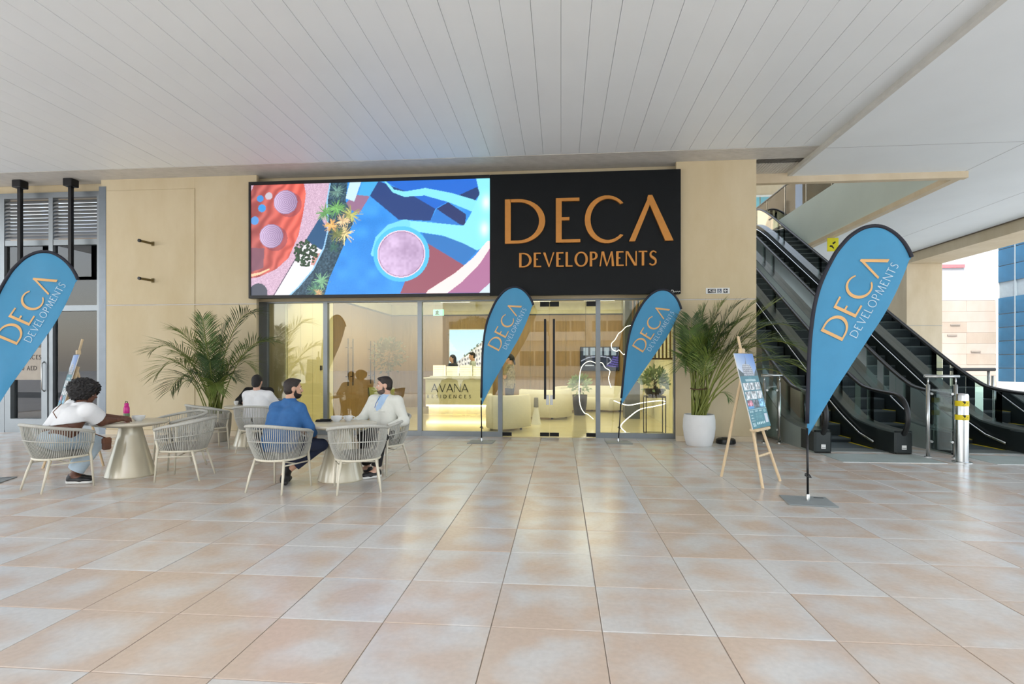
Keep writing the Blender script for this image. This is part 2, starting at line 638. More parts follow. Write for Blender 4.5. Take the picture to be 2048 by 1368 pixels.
# ---- floor: slab, then every tile as a piece
floor = struct('floor', B(-17, CANB, -0.30, 9.6, 12.6, -0.006), M_GROUT)
def tile_mesh():
    g, c, h = 0.0026, 0.004, TS
    a, b = g, h - g
    v = [(a, a, -0.02), (b, a, -0.02), (b, b, -0.02), (a, b, -0.02), (a, a, -c*.5), (b, a, -c*.5), (b, b, -c*.5), (a, b, -c*.5),
         (a + c, a + c, 0), (b - c, a + c, 0), (b - c, b - c, 0), (a + c, b - c, 0)]
    f_ = []
    for k in (0, 4):
        for i in range(4):
            j = (i + 1) % 4
            f_.append((k + i, k + j, k + 4 + j, k + 4 + i))
    f_.append((8, 9, 10, 11))
    return v, f_
tv, tf = tile_mesh()
tile_me = bpy.data.meshes.new('floor_tile')
tile_me.from_pydata(tv, [], tf)
tile_me.materials.append(M_TILE)
cells = []
ca, sa = math.cos(cam.rotation_euler[2]), math.sin(cam.rotation_euler[2])
for i in range(-27, 15):
    for j in range(-12, 14):
        x, y = 0.231 + i*TS, 3.14 + j*TS
        if y + TS < CANB or x < -16.9 or x + TS > 9.6 or y + 0.1 > YG: continue
        if y > YW - 0.3 and (x + TS < -6.33 or x > 2.24) and x < 3.75: 
            if y > YW: continue
        cx, cy = x + TS/2, y + TS/2
        fwd = -cx*sa + cy*ca; rgt = cx*ca + cy*sa
        vis = fwd > 2.0 and abs(rgt/fwd) < 0.98
        cells.append((-(TS*TS*1.5/fwd**3) if vis else abs(cx) + abs(cy), x, y))
cells.sort()
for k, (w, x, y) in enumerate(cells[:300]):
    place('floor_tile', tile_me, floor, (x, y, random.uniform(-0.0008, 0.0004)))
rest = MB()
for w, x, y in cells[300:]:
    rest.add([(vx + x, vy + y, vz) for vx, vy, vz in tv], tf)
rest.build('floor_tiling', M_TILE, floor)['kind'] = 'stuff'

stud = MB().lathe([(0.022, 0.0), (0.021, 0.0025), (0.0, 0.003)], 10, cap=False).mesh('floor_stud')
stud.materials.append(mat('pale_teal_stud', rgb(176, 204, 204), 0.4))
for x, y in ((3.72, 4.52), (3.86, 4.42), (3.95, 4.55), (4.08, 4.44), (4.12, 4.56), (3.98, 4.32)):
    place('floor_stud', stud, floor, (x, y, 0.0))

# ---- outdoor ground all around
struct('ground', B(-120, -120, -0.5, 120, 120, -0.31), mat('pale_paving', rgb(192, 192, 190), 0.8, var=0.08, scale=0.4))
struct('plaza_paving', B(-60, -60, -0.31, 60, CANB, -0.02), mat('plaza_stone', rgb(198, 198, 196), 0.75, var=0.06, scale=0.8))
struct('terrace_paving', B(9.6, CANB, -0.31, 60, 60, -0.004), mat('terrace_stone', rgb(214, 212, 206), 0.3, var=0.05, scale=0.5))

# ---- canopy soffit: dark backing with one long panel beside the other
ceiling = struct('ceiling', B(-17, CANB, ZC + 0.05, 4.66, YW + 0.4, ZC + 0.4), M_GAP)
PW = 0.335
pan_me = MB().cbox(0.002, CANB, ZC, PW - 0.002, CANF, ZC + 0.05, 0.002).mesh('ceiling_panel')
pan_me.materials.append(M_CEIL)
for k in range(-50, 14):
    place('ceiling_panel', pan_me, ceiling, (k*PW, 0, random.uniform(-0.002, 0.002)))
gm = MB()
for k in range(14):
    y = CANF + 0.006 + k*0.058
    gm.box(-17, y, ZC - 0.006, 4.66, y + 0.051, ZC + 0.05)
o = gm.build('soffit_grille', M_GRILLE, ceiling); o['kind'] = 'stuff'
gm = MB()
for k in range(15):
    x = 3.78 + k*0.058
    gm.box(x, YW, ZC - 0.006, x + 0.050, 11.9, ZC + 0.05)
o = gm.build('soffit_grille', M_GRILLE, ceiling); o['kind'] = 'stuff'
# edge trim where the two soffits meet
struct('trim_1', B(4.66, CANB, ZR - 0.004, 4.74, 12.0, ZC + 0.4), mat('edge_trim', rgb(206, 204, 196), 0.6))
cr = struct('ceiling_side', MB().box(4.74, CANB, ZR, 12.2, 11.92, ZR + 0.35).box(8.12, 11.92, ZR, 12.2, 26, ZR + 0.35), M_CEIL2)
B(4.74, 10.40, ZR - 0.002, 12.2, 10.412, ZR + 0.01).build('soffit_joint', mat('joint_line', rgb(176, 178, 178), 0.8), cr)
B(8.10, CANB, ZR - 0.002, 8.112, 11.9, ZR + 0.01).build('soffit_joint', MATS['joint_line'], cr)
B(10.4, CANB, ZR - 0.002, 10.412, 26, ZR + 0.01).build('soffit_joint', MATS['joint_line'], cr)
# beige downstand round the escalator opening and the deep slab edge above it
struct('trim_2', MB().box(3.75, 11.90, ZR - 0.13, 8.16, 12.04, ZR + 0.3), M_WALL2)
struct('trim_3', MB().box(7.99, 12.04, ZR - 0.10, 8.16, 26, ZR + 0.02), M_WALL2)
struct('wall_slab_edge', B(8.05, 12.04, ZR + 0.02, 8.22, 26, 6.84), mat('slab_edge_plaster', rgb(196, 208, 202), 0.6, var=0.05, scale=0.6))
struct('floor_upper', MB().box(8.22, 12.0, 6.5, 18, 34, 6.84).box(3.7, 23.6, 6.5, 8.22, 34, 6.84), M_CEIL2)
# beam and column on the open right-hand side
struct('wall_beam', MB().box(12.2, 6.0, 5.05, 13.4, 26, 5.73), M_WALL2)
struct('trim_4', B(12.14, 6.0, ZR - 0.02, 12.22, 26, ZR + 0.1), mat('painted_gap_shade', rgb(112, 100, 82), 0.8))  # strip coloured dark for the shade in the gap over the beam
struct('wall_column', MB().cbox(12.2, 20.8, -0.01, 13.4, 22.0, 5.06, 0.015), M_WALL2)
for zz in (1.55, 2.85):
    struct('trim_column', B(12.19, 20.79, zz, 13.41, 22.01, zz + 0.012), MATS['joint_line'])

# ---- stone piers and wall of the shop front
wl = struct('wall_back', MB().box(-9.82, 11.12, 0, -6.45, 11.75, ZC + 0.05).box(2.34, 11.12, 0, 3.75, 11.75, ZC + 0.05)
            .box(-6.45, 11.30, 2.83, 2.34, 11.75, ZC + 0.05).box(-17, 11.30, 5.22, -9.82, 11.75, ZC + 0.05), M_WALL)
def slab(x0, x1, z0, z1, y=YW):
    return MB().cbox(x0, y, z0 + 0.002, x1, 11.13, z1 - 0.002, 0.003).build('stone_panel', M_WALL, wl)
slab(-9.69, -7.69, 2.765, 5.20, YW - 0.014); slab(-9.69, -7.69, 0.10, 2.745, YW - 0.014)
slab(-7.69, -6.33, 2.765, 5.45); slab(-7.69, -6.33, 0.10, 2.745)
slab(-9.82, -7.69, 5.20, 5.45)
slab(2.24, 3.75, 2.765, 5.45); slab(2.24, 3.75, 0.10, 2.745)
struct('baseboard_back', MB().box(-9.69, YW - 0.03, 0, -6.33, 11.12, 0.10).box(2.24, YW - 0.012, 0, 3.75, 11.12, 0.10), M_WALL2)
struct('trim_course', MB().box(-9.69, YW - 0.010, 2.745, -6.33, 11.12, 2.765).box(2.24, YW + 0.004, 2.745, 3.75, 11.12, 2.765), mat('course_line', rgb(206, 200, 192), 0.7))
struct('wall_return', B(3.55, 11.75, 0, 3.75, 30, 11.5), M_WALL)

# ---- left shop front: louvres above, glass below, grey aluminium frame
YL = 11.20
lf = struct('window_1', MB().box(-17, YL, 5.14, -9.84, YL + 0.12, 5.26), M_ALU)
xs = [-16.2, -14.9, -13.55, -12.28, -11.12, -9.98]
for i, x in enumerate(xs):
    B(x - 0.05, YL - 0.02, 0, x + 0.05, YL + 0.12, 5.14).build('mullion', M_ALU, lf)
for z0, z1 in ((4.10, 4.22), (2.66, 2.78), (0.0, 0.16)):
    B(-17, YL - 0.01, z0, -9.98, YL + 0.10, z1).build('transom', M_ALU, lf)
lou = MB().prism([(-0.05, -0.055), (0.04, 0.03), (0.045, 0.045), (-0.045, -0.03)], 'x', 0, 1).mesh('louvre_slat')
lou.materials.append(mat('louvre_grey', rgb(150, 152, 152), 0.5, 0.3))
for i in range(len(xs) - 1):
    for k in range(11):
        o = place('louvre_slat', lou, lf, (xs[i] + 0.05, YL + 0.05, 4.29 + k*0.078))
        o.scale = (xs[i + 1] - xs[i] - 0.10, 1, 1)
for i in range(len(xs) - 1):
    B(xs[i] + 0.05, YL + 0.045, 2.78, xs[i + 1] - 0.05, YL + 0.057, 4.10).build('pane', M_GLASSD, lf)
    B(xs[i] + 0.05, YL + 0.045, 0.16, xs[i + 1] - 0.05, YL + 0.057, 2.66).build('pane', M_GLASSD, lf)
struct('trim_5', MB().box(-9.86, YL - 0.16, 0, -9.70, 11.6, 5.30), mat('grey_corner_post', rgb(120, 128, 136), 0.35, 0.5))
# door leaf with a glazed panel and its frosted notice
dr = struct('door_1', MB().box(-12.20, YL - 0.04, 0.04, -12.06, YL + 0.06, 2.64).box(-11.32, YL - 0.04, 0.04, -11.18, YL + 0.06, 2.64)
            .box(-12.06, YL - 0.04, 2.52, -11.32, YL + 0.06, 2.64).box(-12.06, YL - 0.04, 0.04, -11.32, YL + 0.06, 0.30), M_ALU)
B(-12.06, YL + 0.01, 1.15, -11.32, YL + 0.016, 1.86).build('frosted_notice', mat('frosted_film', rgb(170, 160, 146), 0.6), dr)
letters(dr, 'SERVICES', (-11.95, YL + 0.008, 1.60), (1, 0, 0), (0, 0, 1), (0, -1, 0), 0.10, 0.58, mat('dark_print', rgb(60, 52, 46), 0.6), 0.002, one='notice_text', T=0.17, t=0.14)
letters(dr, '100 AED', (-11.93, YL + 0.008, 1.36), (1, 0, 0), (0, 0, 1), (0, -1, 0), 0.10, 0.46, MATS['dark_print'], 0.002, one='notice_text', T=0.17, t=0.14)
MB().tube([(-11.25, YL - 0.04, 0.9), (-11.25, YL - 0.10, 0.95), (-11.25, YL - 0.10, 1.5), (-11.25, YL - 0.04, 1.55)], 0.014, 8).build('door_handle', M_STEEL, dr, smooth=True)
# dim room behind it
struct('wall_salon', MB().box(-17, 15.0, 0, -6.2, 15.2, 5.3).box(-17.2, 11.3, 0, -17, 15.2, 5.3).box(-6.35, 11.75, 0, -6.2, 15.2, 5.3), mat('salon_wall', rgb(150, 128, 106), 0.8))
struct('floor_salon', B(-17, 11.3, -0.3, -6.2, 15.2, -0.004), mat('salon_floor', rgb(140, 124, 106), 0.3))
struct('ceiling_salon', B(-17, 11.75, 4.0, -6.2, 15.2, 4.1), mat('salon_ceiling', rgb(168, 160, 150), 0.8))

# ---- showroom shell behind the main glazing
XI0, XI1, YI = -5.9, 2.55, 18.9
M_CREAM = mat('cream_panel', rgb(222, 214, 168), 0.45, var=0.04, scale=1.5)
M_OAK = mat('oak_veneer', rgb(150, 122, 82), 0.45, var=0.12, scale=3.0, stretch=(6, 6, 0.6))
M_INFL = mat('cream_polished_floor', rgb(218, 208, 168), 0.12, var=0.05, scale=1.0)
struct('floor_showroom', B(-6.33, YG - 0.09, -0.3, 2.6, YI + 0.2, -0.001), M_INFL)
struct('ceiling_showroom', B(-6.2, 11.45, 3.55, 3.4, YI + 0.2, 3.7), mat('cream_ceiling', rgb(236, 232, 208), 0.7))
sl = struct('wall_showroom_left', MB().box(XI0 - 0.25, 11.46, 0, XI0, YI, 3.55), mat('cream_plaster', rgb(232, 228, 196), 0.6))
for k in range(4):
    y0 = 11.50 + k*0.60
    B(XI0, y0, 0.08, XI0 + 0.02, y0 + 0.588, 3.5).build('cream_door_panel', M_CREAM, sl)
for k in range(4):
    y0 = 13.92 + k*1.24
    B(XI0, y0, 0.0, XI0 + 0.03, y0 + 1.232, 3.16).build('oak_panel', M_OAK, sl)
B(XI0, 13.92, 3.16, XI0 + 0.045, YI, 3.20).build('cornice', M_BLACK, sl)
MB().box(XI0 + 0.02, 13.1, 1.35, XI0 + 0.04, 13.2, 1.46).build('light_switch', M_BLACK, sl)
for y in (14.7, 15.05, 16.5, 16.85):
    MB().tube([(XI0 + 0.10, y, 0.9), (XI0 + 0.10, y, 2.2)], 0.018, 8).tube([(XI0 + 0.02, y, 1.15), (XI0 + 0.10, y, 1.15)], 0.014, 6).tube([(XI0 + 0.02, y, 1.95), (XI0 + 0.10, y, 1.95)], 0.014, 6).build('door_handle', M_BLACK, sl, smooth=True)
sb = struct('wall_showroom_back', B(XI0 - 0.25, YI, 0, 3.4, YI + 0.2, 3.55), MATS['cream_plaster'])
for k in range(7):
    x0 = XI0 + 0.02 + k*1.21
    B(x0, YI - 0.03, 0, x0 + 1.202, YI, 3.16).build('oak_panel', M_OAK, sb)
B(XI0, YI - 0.045, 3.16, XI1, YI, 3.20).build('cornice', M_BLACK, sb)
struct('wall_showroom_right', MB().box(XI1, 11.46, 0, XI1 + 0.2, YI, 3.55), MATS['cream_plaster'])
# dark pier and slatted screen near the right-hand bay
struct('wall_showroom_pier', MB().box(1.75, 15.4, 0, 2.15, 15.9, 3.55), mat('dark_grey_panel', rgb(72, 76, 74), 0.5))
sc = struct('wall_slat_screen', MB().box(1.62, 13.0, 3.30, XI1, 13.08, 3.36).box(1.62, 13.0, 1.6, XI1, 13.08, 1.64), mat('bronze_slat', rgb(92, 72, 48), 0.4, 0.4))
slm = B(0, 13.0, 1.6, 0.03, 13.06, 3.36).mesh('slat'); slm.materials.append(MATS['bronze_slat'])
for k in range(11):
    place('slat', slm, sc, (1.64 + k*0.085, 0, 0))

# ---- shop glazing: frame, panes, frameless double door
MUL = [-6.36, -4.98, -2.94, -1.25, 0.75, 2.30]
wf = struct('window_2', MB().box(-6.45, YG - 0.05, 2.80, 2.34, YG + 0.07, 2.92), M_ALU)
for i, x in enumerate(MUL):
    w = 0.09 if i in (0,) else 0.045
    B(x - w, YG - 0.05, 0, x + w, YG + 0.07, 2.80).build('mullion', M_ALU, wf)
for i in (0, 1, 2, 4):
    B(MUL[i] + 0.04, YG - 0.045, 0.0, MUL[i + 1] - 0.04, YG + 0.06, 0.10).build('sill', M_ALU, wf)
    B(MUL[i] + 0.045, YG, 0.10, MUL[i + 1] - 0.045, YG + 0.012, 2.80).build('pane', M_GLASS, wf)
B(-6.27, YG + 0.05, 0.10, -5.92, YG + 0.08, 2.80).build('blanking_panel', M_WALL, wf)
M_PATCH = mat('black_patch', rgb(24, 24, 24), 0.35, 0.5)
XM = -0.235
for k, (x0, x1) in enumerate(((-1.205, XM - 0.004), (XM + 0.004, 0.705))):
    d = struct('door_%d' % (k + 2), B(x0, YG, 0.012, x1, YG + 0.012, 2.79), M_GLASS)
    hx = (x0, x0 + 0.19, x1 - 0.19, x1)
    for z0, z1 in ((0.015, 0.09), (2.68, 2.78)):
        B(x0, YG - 0.02, z0, x0 + 0.19, YG + 0.03, z1).build('patch_fitting', M_PATCH, d)
        B(x1 - 0.19, YG - 0.02, z0, x1, YG + 0.03, z1).build('patch_fitting', M_PATCH, d)
    hxx = XM + (-0.09 if k == 0 else 0.09)
    for yy in (YG - 0.07, YG + 0.08):
        B(hxx - 0.022, yy - 0.014, 0.78, hxx + 0.022, yy + 0.014, 2.42).build('pull_handle', M_BLACK, d)
    B(hxx - 0.01, YG - 0.07, 0.95, hxx + 0.01, YG + 0.08, 0.97).build('handle_spacer', M_STEEL, d)
    B(hxx - 0.01, YG - 0.07, 2.2, hxx + 0.01, YG + 0.08, 2.22).build('handle_spacer', M_STEEL, d)
    B(XM + (-0.07 if k == 0 else 0.01), YG - 0.012, 0.66, XM + (-0.01 if k == 0 else 0.07), YG + 0.024, 0.86).build('lock_case', M_STEEL, d)

# ---- upper storey seen through the escalator opening
struct('wall_upper', MB().box(3.7, 31, 6.84, 18, 31.2, 11.5).box(15.0, 12, 6.84, 15.2, 31, 8.0), M_WALL2)
struct('ceiling_upper', B(8.8, 12.05, 11.5, 18, 34, 11.7), M_CEIL2)  # left open over the escalators so sky light falls in
struct('wall_upper_sunblock', B(-17, 11.85, 5.90, 18, 12.04, 24), M_WALL2)  # unseen wall, raised to keep the sun off the escalators
M_SKYGL = mat('upper_window_glass', rgb(120, 190, 205), 0.08, 0.0, spec=0.9)
for k, x in enumerate((9.6, 12.6)):
    w_ = struct('window_%d' % (k + 3), MB().box(x, 30.9, 7.1, x + 0.1, 31.0, 10.6).box(x + 2.1, 30.9, 7.1, x + 2.2, 31.0, 10.6).box(x, 30.9, 10.5, x + 2.2, 31.0, 10.6).box(x, 30.9, 7.1, x + 2.2, 31, 7.2), M_WHITE)
    B(x + 0.1, 30.95, 7.2, x + 1.07, 30.98, 10.5).build('pane', M_SKYGL, w_)
    B(x + 1.13, 30.95, 7.2, x + 2.1, 30.98, 10.5).build('pane', M_SKYGL, w_)
for x in (8.6, 11.9):
    struct('wall_upper_column', MB().cbox(x, 28.2, 6.84, x + 0.55, 28.8, 11.5, 0.02), M_WHITE)
# ================================================================== FAR BUILDINGS
bld = empty('office_building', (29.2, 34, 0), 0, 'blue glass office block with grey spandrel bands beyond the white wall', 'building')
M_CW = mat('blue_curtain_glass', rgb(40, 92, 124), 0.12, 0.0, var=0.25, scale=0.5, spec=0.35)
M_SP = mat('grey_spandrel', rgb(132, 144, 150), 0.4)
M_FR = mat('pale_frame', rgb(140, 152, 158), 0.4)
B(0.1, -6, 0, 8, 6, 16).build('core', M_SP, bld)
pm = B(0, 0, 0, 0.06, 1.42, 1).mesh('pane'); pm.materials.append(M_CW)
for i in range(8):
    for z0, z1 in ((0.35, 1.2), (1.25, 2.1), (2.15, 3.0), (3.05, 3.9), (3.95, 4.8), (4.85, 5.9), (6.95, 8.0), (8.05, 9.1), (9.15, 10.2), (10.25, 11.4), (12.2, 14)):
        o = place('pane', pm, bld, (0.02, -6 + i*1.5 + 0.04, z0)); o.scale = (1, 1, z1 - z0)
    B(-0.02, -6 + i*1.5 - 0.03, 0, 0.1, -6 + i*1.5 + 0.03, 16).build('mullion', M_FR, bld)
B(-0.1, -6, 0, 0.1, 6, 0.34).build('plinth', M_WHITE, bld)
B(-0.1, 5.9, 0, 0.2, 6.1, 16).build('corner_trim', M_WHITE, bld)

an = empty('annex_building', (18, 40, 0), 0, 'white rendered wall above pale stone cladding beyond the column', 'building')
B(0, 0, 5.8, 11.1, 3, 16).build('wall', mat('white_render', rgb(198, 201, 204), 0.8, var=0.02), an)
M_CL = stone_mat('clad_a', rgb(178, 162, 148), rgb(188, 176, 166), 0.8)
M_CL2 = stone_mat('clad_b', rgb(166, 150, 134), rgb(178, 166, 152), 0.8)
cm = [B(0, -0.08, 0, 1.84, 0.1, 0.71).mesh('cladding_stone') for _ in range(2)]
cm[0].materials.append(M_CL); cm[1].materials.append(M_CL2)
B(0, 0.05, 0, 11.1, 3, 5.8).build('core', M_CL2, an)
for r_ in range(8):
    for k in range(6):
        place('cladding_stone', cm[1 if random.random() < 0.25 else 0], an, (k*1.85, random.uniform(-0.02, 0.02), r_*0.72 + 0.02))
B(7.2, -0.15, 8.0, 9.1, -0.05, 8.22).build('red_strip', mat('red_strip', rgb(206, 120, 124), 0.6), an)
for x, z in ((8.2, 4.1), (8.0, 3.4), (9.5, 2.3)):
    B(x, -0.16, z, x + 0.6, -0.07, z + 0.09).build('slot_vent', mat('slot_grey', rgb(150, 142, 132), 0.8), an)

# block across the plaza behind the viewer (seen in the shop glass)
pb = empty('apartment_building', (-14, -42, 0), 0, 'white apartment block with balconies across the plaza, reflected in the shop glass', 'building')
B(0, -10, 0, 34, 0, 15).build('wall', mat('apartment_render', rgb(226, 222, 214), 0.8), pb)
wm = B(0, 0, 0, 1.6, 0.1, 1.7).mesh('window'); wm.materials.append(mat('apartment_glass', rgb(70, 84, 96), 0.1))
bm_ = MB().box(0, 0, 0, 3.4, 1.1, 0.18).box(0, 1.02, 0.18, 3.4, 1.1, 1.0).mesh('balcony'); bm_.materials.append(M_WHITE)
for r_ in range(4):
    for k in range(8):
        place('window', wm, pb, (0.8 + k*4.2, 0.0, 1.3 + r_*3.5))
        place('window', wm, pb, (2.6 + k*4.2, 0.0, 1.3 + r_*3.5))
        if r_: place('balcony', bm_, pb, (0.7 + k*4.2, 0, -0.3 + r_*3.5 + 1.0))
def round_tree(name, loc, h, rad, label):
    t = empty(name, loc, 0, label, 'tree', 'trees across the plaza')
    MB().tube([(0, 0, 0), (0.05, 0, h*0.35), (0, 0.1, h*0.6)], [0.16, 0.12, 0.08], 8).build('trunk', mat('bark', rgb(96, 80, 62), 0.9), t, smooth=True)
    n = 2600
    c = rng.normal(size=(n, 3)); c /= np.linalg.norm(c, axis=1)[:, None]
    c *= (rng.random((n, 1))**0.35) * np.array([rad, rad, rad*0.8])
    c[:, 2] += h*0.72
    a = rng.normal(size=(n, 3)); a /= np.linalg.norm(a, axis=1)[:, None]
    b = np.cross(a, rng.normal(size=(n, 3))); b /= np.linalg.norm(b, axis=1)[:, None]
    s = 0.22
    vs = np.stack([c - a*s, c + b*s*0.5, c + a*s, c - b*s*0.5], 1).reshape(-1, 3)
    me = mesh_np('crown', vs, np.arange(n*4).reshape(-1, 4))
    o = link('crown', me, mat('tree_leaf', rgb(70, 98, 46), 0.6, var=0.3, scale=3), t); o['kind'] = 'stuff'
round_tree('shade_tree', (-7.5, -24, -0.02), 5.5, 2.0, 'round leafy plaza tree reflected in the left glass bay')
round_tree('shade_tree', (7.5, -27, -0.02), 6.0, 2.2, 'taller leafy plaza tree reflected towards the double door')
# ================================================================== SIGN AND SCREEN
SX0, SX1, SZ0, SZ1, YS = -6.43, 2.30, 2.855, 5.26, 10.95
XD = -1.40
def led_art(U, V):
    X = 90 + U*1913; Y = 1085 - V*905
    n1 = noise2(X, Y, 0.05, 1); n2 = noise2(X, Y, 0.11, 2); n3 = noise2(X, Y, 0.012, 3); n4 = noise2(X, Y, 0.3, 4)
    C = np.zeros(U.shape + (3,)) + col(52, 146, 232)
    def put(m, c, k=1.0):
        a = (m.astype(float)*k)[..., None]
        C[:] = C*(1 - a) + np.asarray(c)*a
    def poly(p, c, k=1.0): put(inpoly(X, Y, p), col(*c), k)
    def band(p, w0, w1, c):
        d, t = near_path(X, Y, p); put(d < (w0 + (w1 - w0)*t)/2, col(*c))
    C += ((n3 - 0.5)*0.10)[..., None] + ((n4 - 0.5)*0.04)[..., None]
    # mid and dark blue wedges of the painted ground
    poly([(1010, 150), (1140, 150), (1060, 300), (960, 300)], (70, 170, 226))
    poly([(940, 280), (1060, 295), (970, 440), (850, 360)], (150, 110, 140))
    poly([(1130, 150), (1900, 140), (1930, 250), (1750, 310), (1580, 410)], (28, 104, 206))
    poly([(1130, 175), (1340, 262), (1580, 410), (1540, 505), (1290, 490), (1060, 292)], (32, 62, 122))
    poly([(1590, 410), (1680, 360), (1820, 460), (1812, 545), (1760, 540)], (36, 52, 104))
    poly([(1750, 312), (1905, 245), (1930, 300), (1880, 362)], (30, 58, 110))
    poly([(1540, 505), (1590, 412), (1780, 545), (1700, 560)], (44, 122, 208))
    poly([(1480, 600), (1700, 640), (1910, 745), (1800, 868), (1500, 675)], (46, 118, 190))
    poly([(1505, 675), (1810, 868), (1560, 1085), (1300, 1085), (1350, 960), (1500, 850)], (150, 84, 100))
    poly([(1985, 705), (2010, 705), (2010, 1085), (1600, 1085), (1850, 930)], (172, 112, 150))
    # left: gravel, red mound
    left = inpoly(X, Y, [(60, 100), (745, 100), (715, 330), (720, 560), (690, 700), (600, 880), (480, 1020), (390, 1100), (60, 1100)])
    C[left] = (col(204, 172, 194) + ((n4 - 0.5)*0.22)[..., None])[left]
    red = inpoly(X, Y, [(150, 100), (510, 100), (542, 262), (520, 420), (480, 600), (400, 780), (300, 870), (150, 935), (60, 945), (60, 290)])
    st = np.sin((X*1.0 + Y*0.55)*0.06 + n3*6)
    C[red] = (col(224, 98, 84) + (st*0.09)[..., None]*np.array([1, .7, .6]) - (np.clip((480 - X)/480, 0, 1)*0.28)[..., None]*np.array([1, .25, .05]))[red]
    band([(60, 925), (160, 905), (240, 870)], 26, 10, (255, 200, 160))
    poly([(60, 690), (200, 700), (190, 860), (60, 900)], (120, 84, 104), 0.8)
    for cx, cy, r_ in ((375, 325, 98), (258, 600, 98)):
        put(np.hypot(X - cx - 30, Y - cy - 20) < r_*1.05, col(120, 60, 78), 0.5)
        d = np.hypot(X - cx, Y - cy)
        m = d < r_
        sh = 0.12*np.sin(d*0.45) - 0.10*((X - cx)/r_)
        C[m] = (col(174, 150, 184) + sh[..., None])[m]
    for cx, cy, r_, c in ((165, 290, 28, (64, 140, 210)), (180, 370, 32, (60, 150, 220)), (120, 470, 34, (90, 150, 215)), (237, 272, 30, (196, 186, 198))):
        put(np.hypot(X - cx, Y - cy) < r_, col(*c))
    put((np.hypot(X - 150, Y - 1060) < 75), col(74, 78, 92))
    # white slab, teal slab, planting strip
    poly([(275, 1100), (545, 650), (672, 722), (620, 860), (560, 960), (400, 1100)], (246, 240, 248))
    poly([(600, 760), (660, 745), (620, 850), (580, 840)], (206, 150, 140))
    band([(275, 1090), (545, 645), (665, 450)], 7, 7, (70, 60, 84))
    poly([(540, 640), (660, 450), (722, 560), (692, 690), (670, 722)], (38, 84, 126))
    dark = inpoly(X, Y, [(745, 100), (890, 100), (865, 330), (935, 480), (870, 640), (800, 800), (730, 960), (690, 1100), (400, 1100), (480, 1020), (600, 880), (690, 700), (720, 560), (712, 330)])
    C[dark] = (col(44, 74, 92) + ((n2 - 0.5)*0.25)[..., None])[dark]
    band([(745, 150), (714, 330), (722, 560), (690, 700), (600, 880), (480, 1020), (395, 1100)], 10, 12, (150, 200, 240))
    poly([(905, 150), (1000, 150), (935, 335), (865, 308)], (196, 226, 242))
    # cyan ribbons and the round pool
    band([(1170, 165), (1250, 260), (1340, 287), (1500, 272), (1700, 325), (1880, 395), (1960, 430)], 8, 110, (132, 222, 244))
    poly([(1880, 100), (2010, 100), (2010, 700), (1905, 748), (1800, 690), (1640, 625), (1440, 590), (1330, 585), (1330, 495), (1560, 520), (1800, 550), (1850, 470), (1925, 300)], (138, 226, 244))
    band([(1340, 530), (1220, 560), (1130, 640), (1088, 760)], 84, 40, (120, 212, 242))
    d = np.hypot(X - 1310, Y - 765)
    put((d < 222) & (d > 180), col(84, 190, 240))
    put(d < 190, col(236, 210, 226))
    m = d < 176
    C[m] = (col(198, 172, 206) + ((n3 - 0.5)*0.16 + (n1 - 0.5)*0.08)[..., None])[m]
    put((d > 176) & (d < 181), col(150, 110, 150))
    for cx, cy in ((1975, 370), (1962, 580)):
        g_ = np.exp(-(((X - cx)/42)**2 + ((Y - cy)/70)**2)*1.4)
        C[:] = C + g_[..., None]*0.35
    band([(1995, 700), (1900, 830), (1760, 960), (1560, 1100)], 50, 110, (252, 224, 222))
    poly([(2010, 1000), (2010, 1100), (1900, 1100)], (206, 222, 240))
    # palms seen from above
    r = np.random.default_rng(5)
    for cx, cy, rad, c in ((795, 250, 60, (110, 150, 140)), (700, 420, 70, (104, 160, 96)), (790, 385, 85, (116, 176, 100)), (910, 440, 80, (176, 176, 104)), (860, 590, 85, (238, 212, 150)),
                           (750, 525, 60, (232, 178, 108)), (840, 490, 60, (230, 196, 150)), (665, 970, 75, (120, 170, 130)), (620, 1050, 70, (90, 140, 110)), (640, 1075, 40, (220, 180, 130)), (770, 700, 45, (56, 100, 90)), (800, 600, 70, (120, 130, 80))):
        for k in range(38):
            a = r.random()*6.283; l = 1.3*rad*(0.6 + 0.4*r.random())
            dd, t = near_path(X, Y, [(cx, cy), (cx + math.cos(a)*l, cy + math.sin(a)*l)])
            put(dd < 5.6*(1.05 - t), np.array(col(*c))*(0.8 + 0.35*r.random()))
    for k in range(150):
        a = r.random()*6.283; l = 95*math.sqrt(r.random())
        put(np.hypot(X - 540 - math.cos(a)*l, Y - 745 - math.sin(a)*l*1.1) < 10, col(40, 66, 44)*(0.7 + 0.7*r.random()))
    return C

scr = empty('led_screen', (0, YS, SZ0), 0, 'large lit video screen showing a blue and red playground from above', 'screen')
MB().box(SX0, 0.0, 0, XD, 0.09, SZ1 - SZ0).build('housing', M_SIGN, scr)
MB().box(SX0, -0.03, 0, SX0 + 0.045, 0.0, SZ1 - SZ0).box(SX0 + 0.045, -0.03, 0, XD - 0.01, 0, 0.06).box(SX0 + 0.045, -0.03, SZ1 - SZ0 - 0.065, XD - 0.01, 0, SZ1 - SZ0).build('bezel', M_BLACK, scr)
picture('display', led_art, (XD - 0.012) - (SX0 + 0.045), SZ1 - SZ0 - 0.125, 420, 200, attr_mat('led_display', 0.4, 0.74), scr, Matrix.Translation((SX0 + 0.045, -0.008, 0.06)))

sg = empty('shop_sign', (0, YS, SZ0), 0, 'black fascia sign with raised bronze letters above the glass doors', 'sign')
MB().cbox(XD, -0.03, 0, SX1, 0.09, SZ1 - SZ0, 0.006).build('backing_panel', M_SIGN, sg)
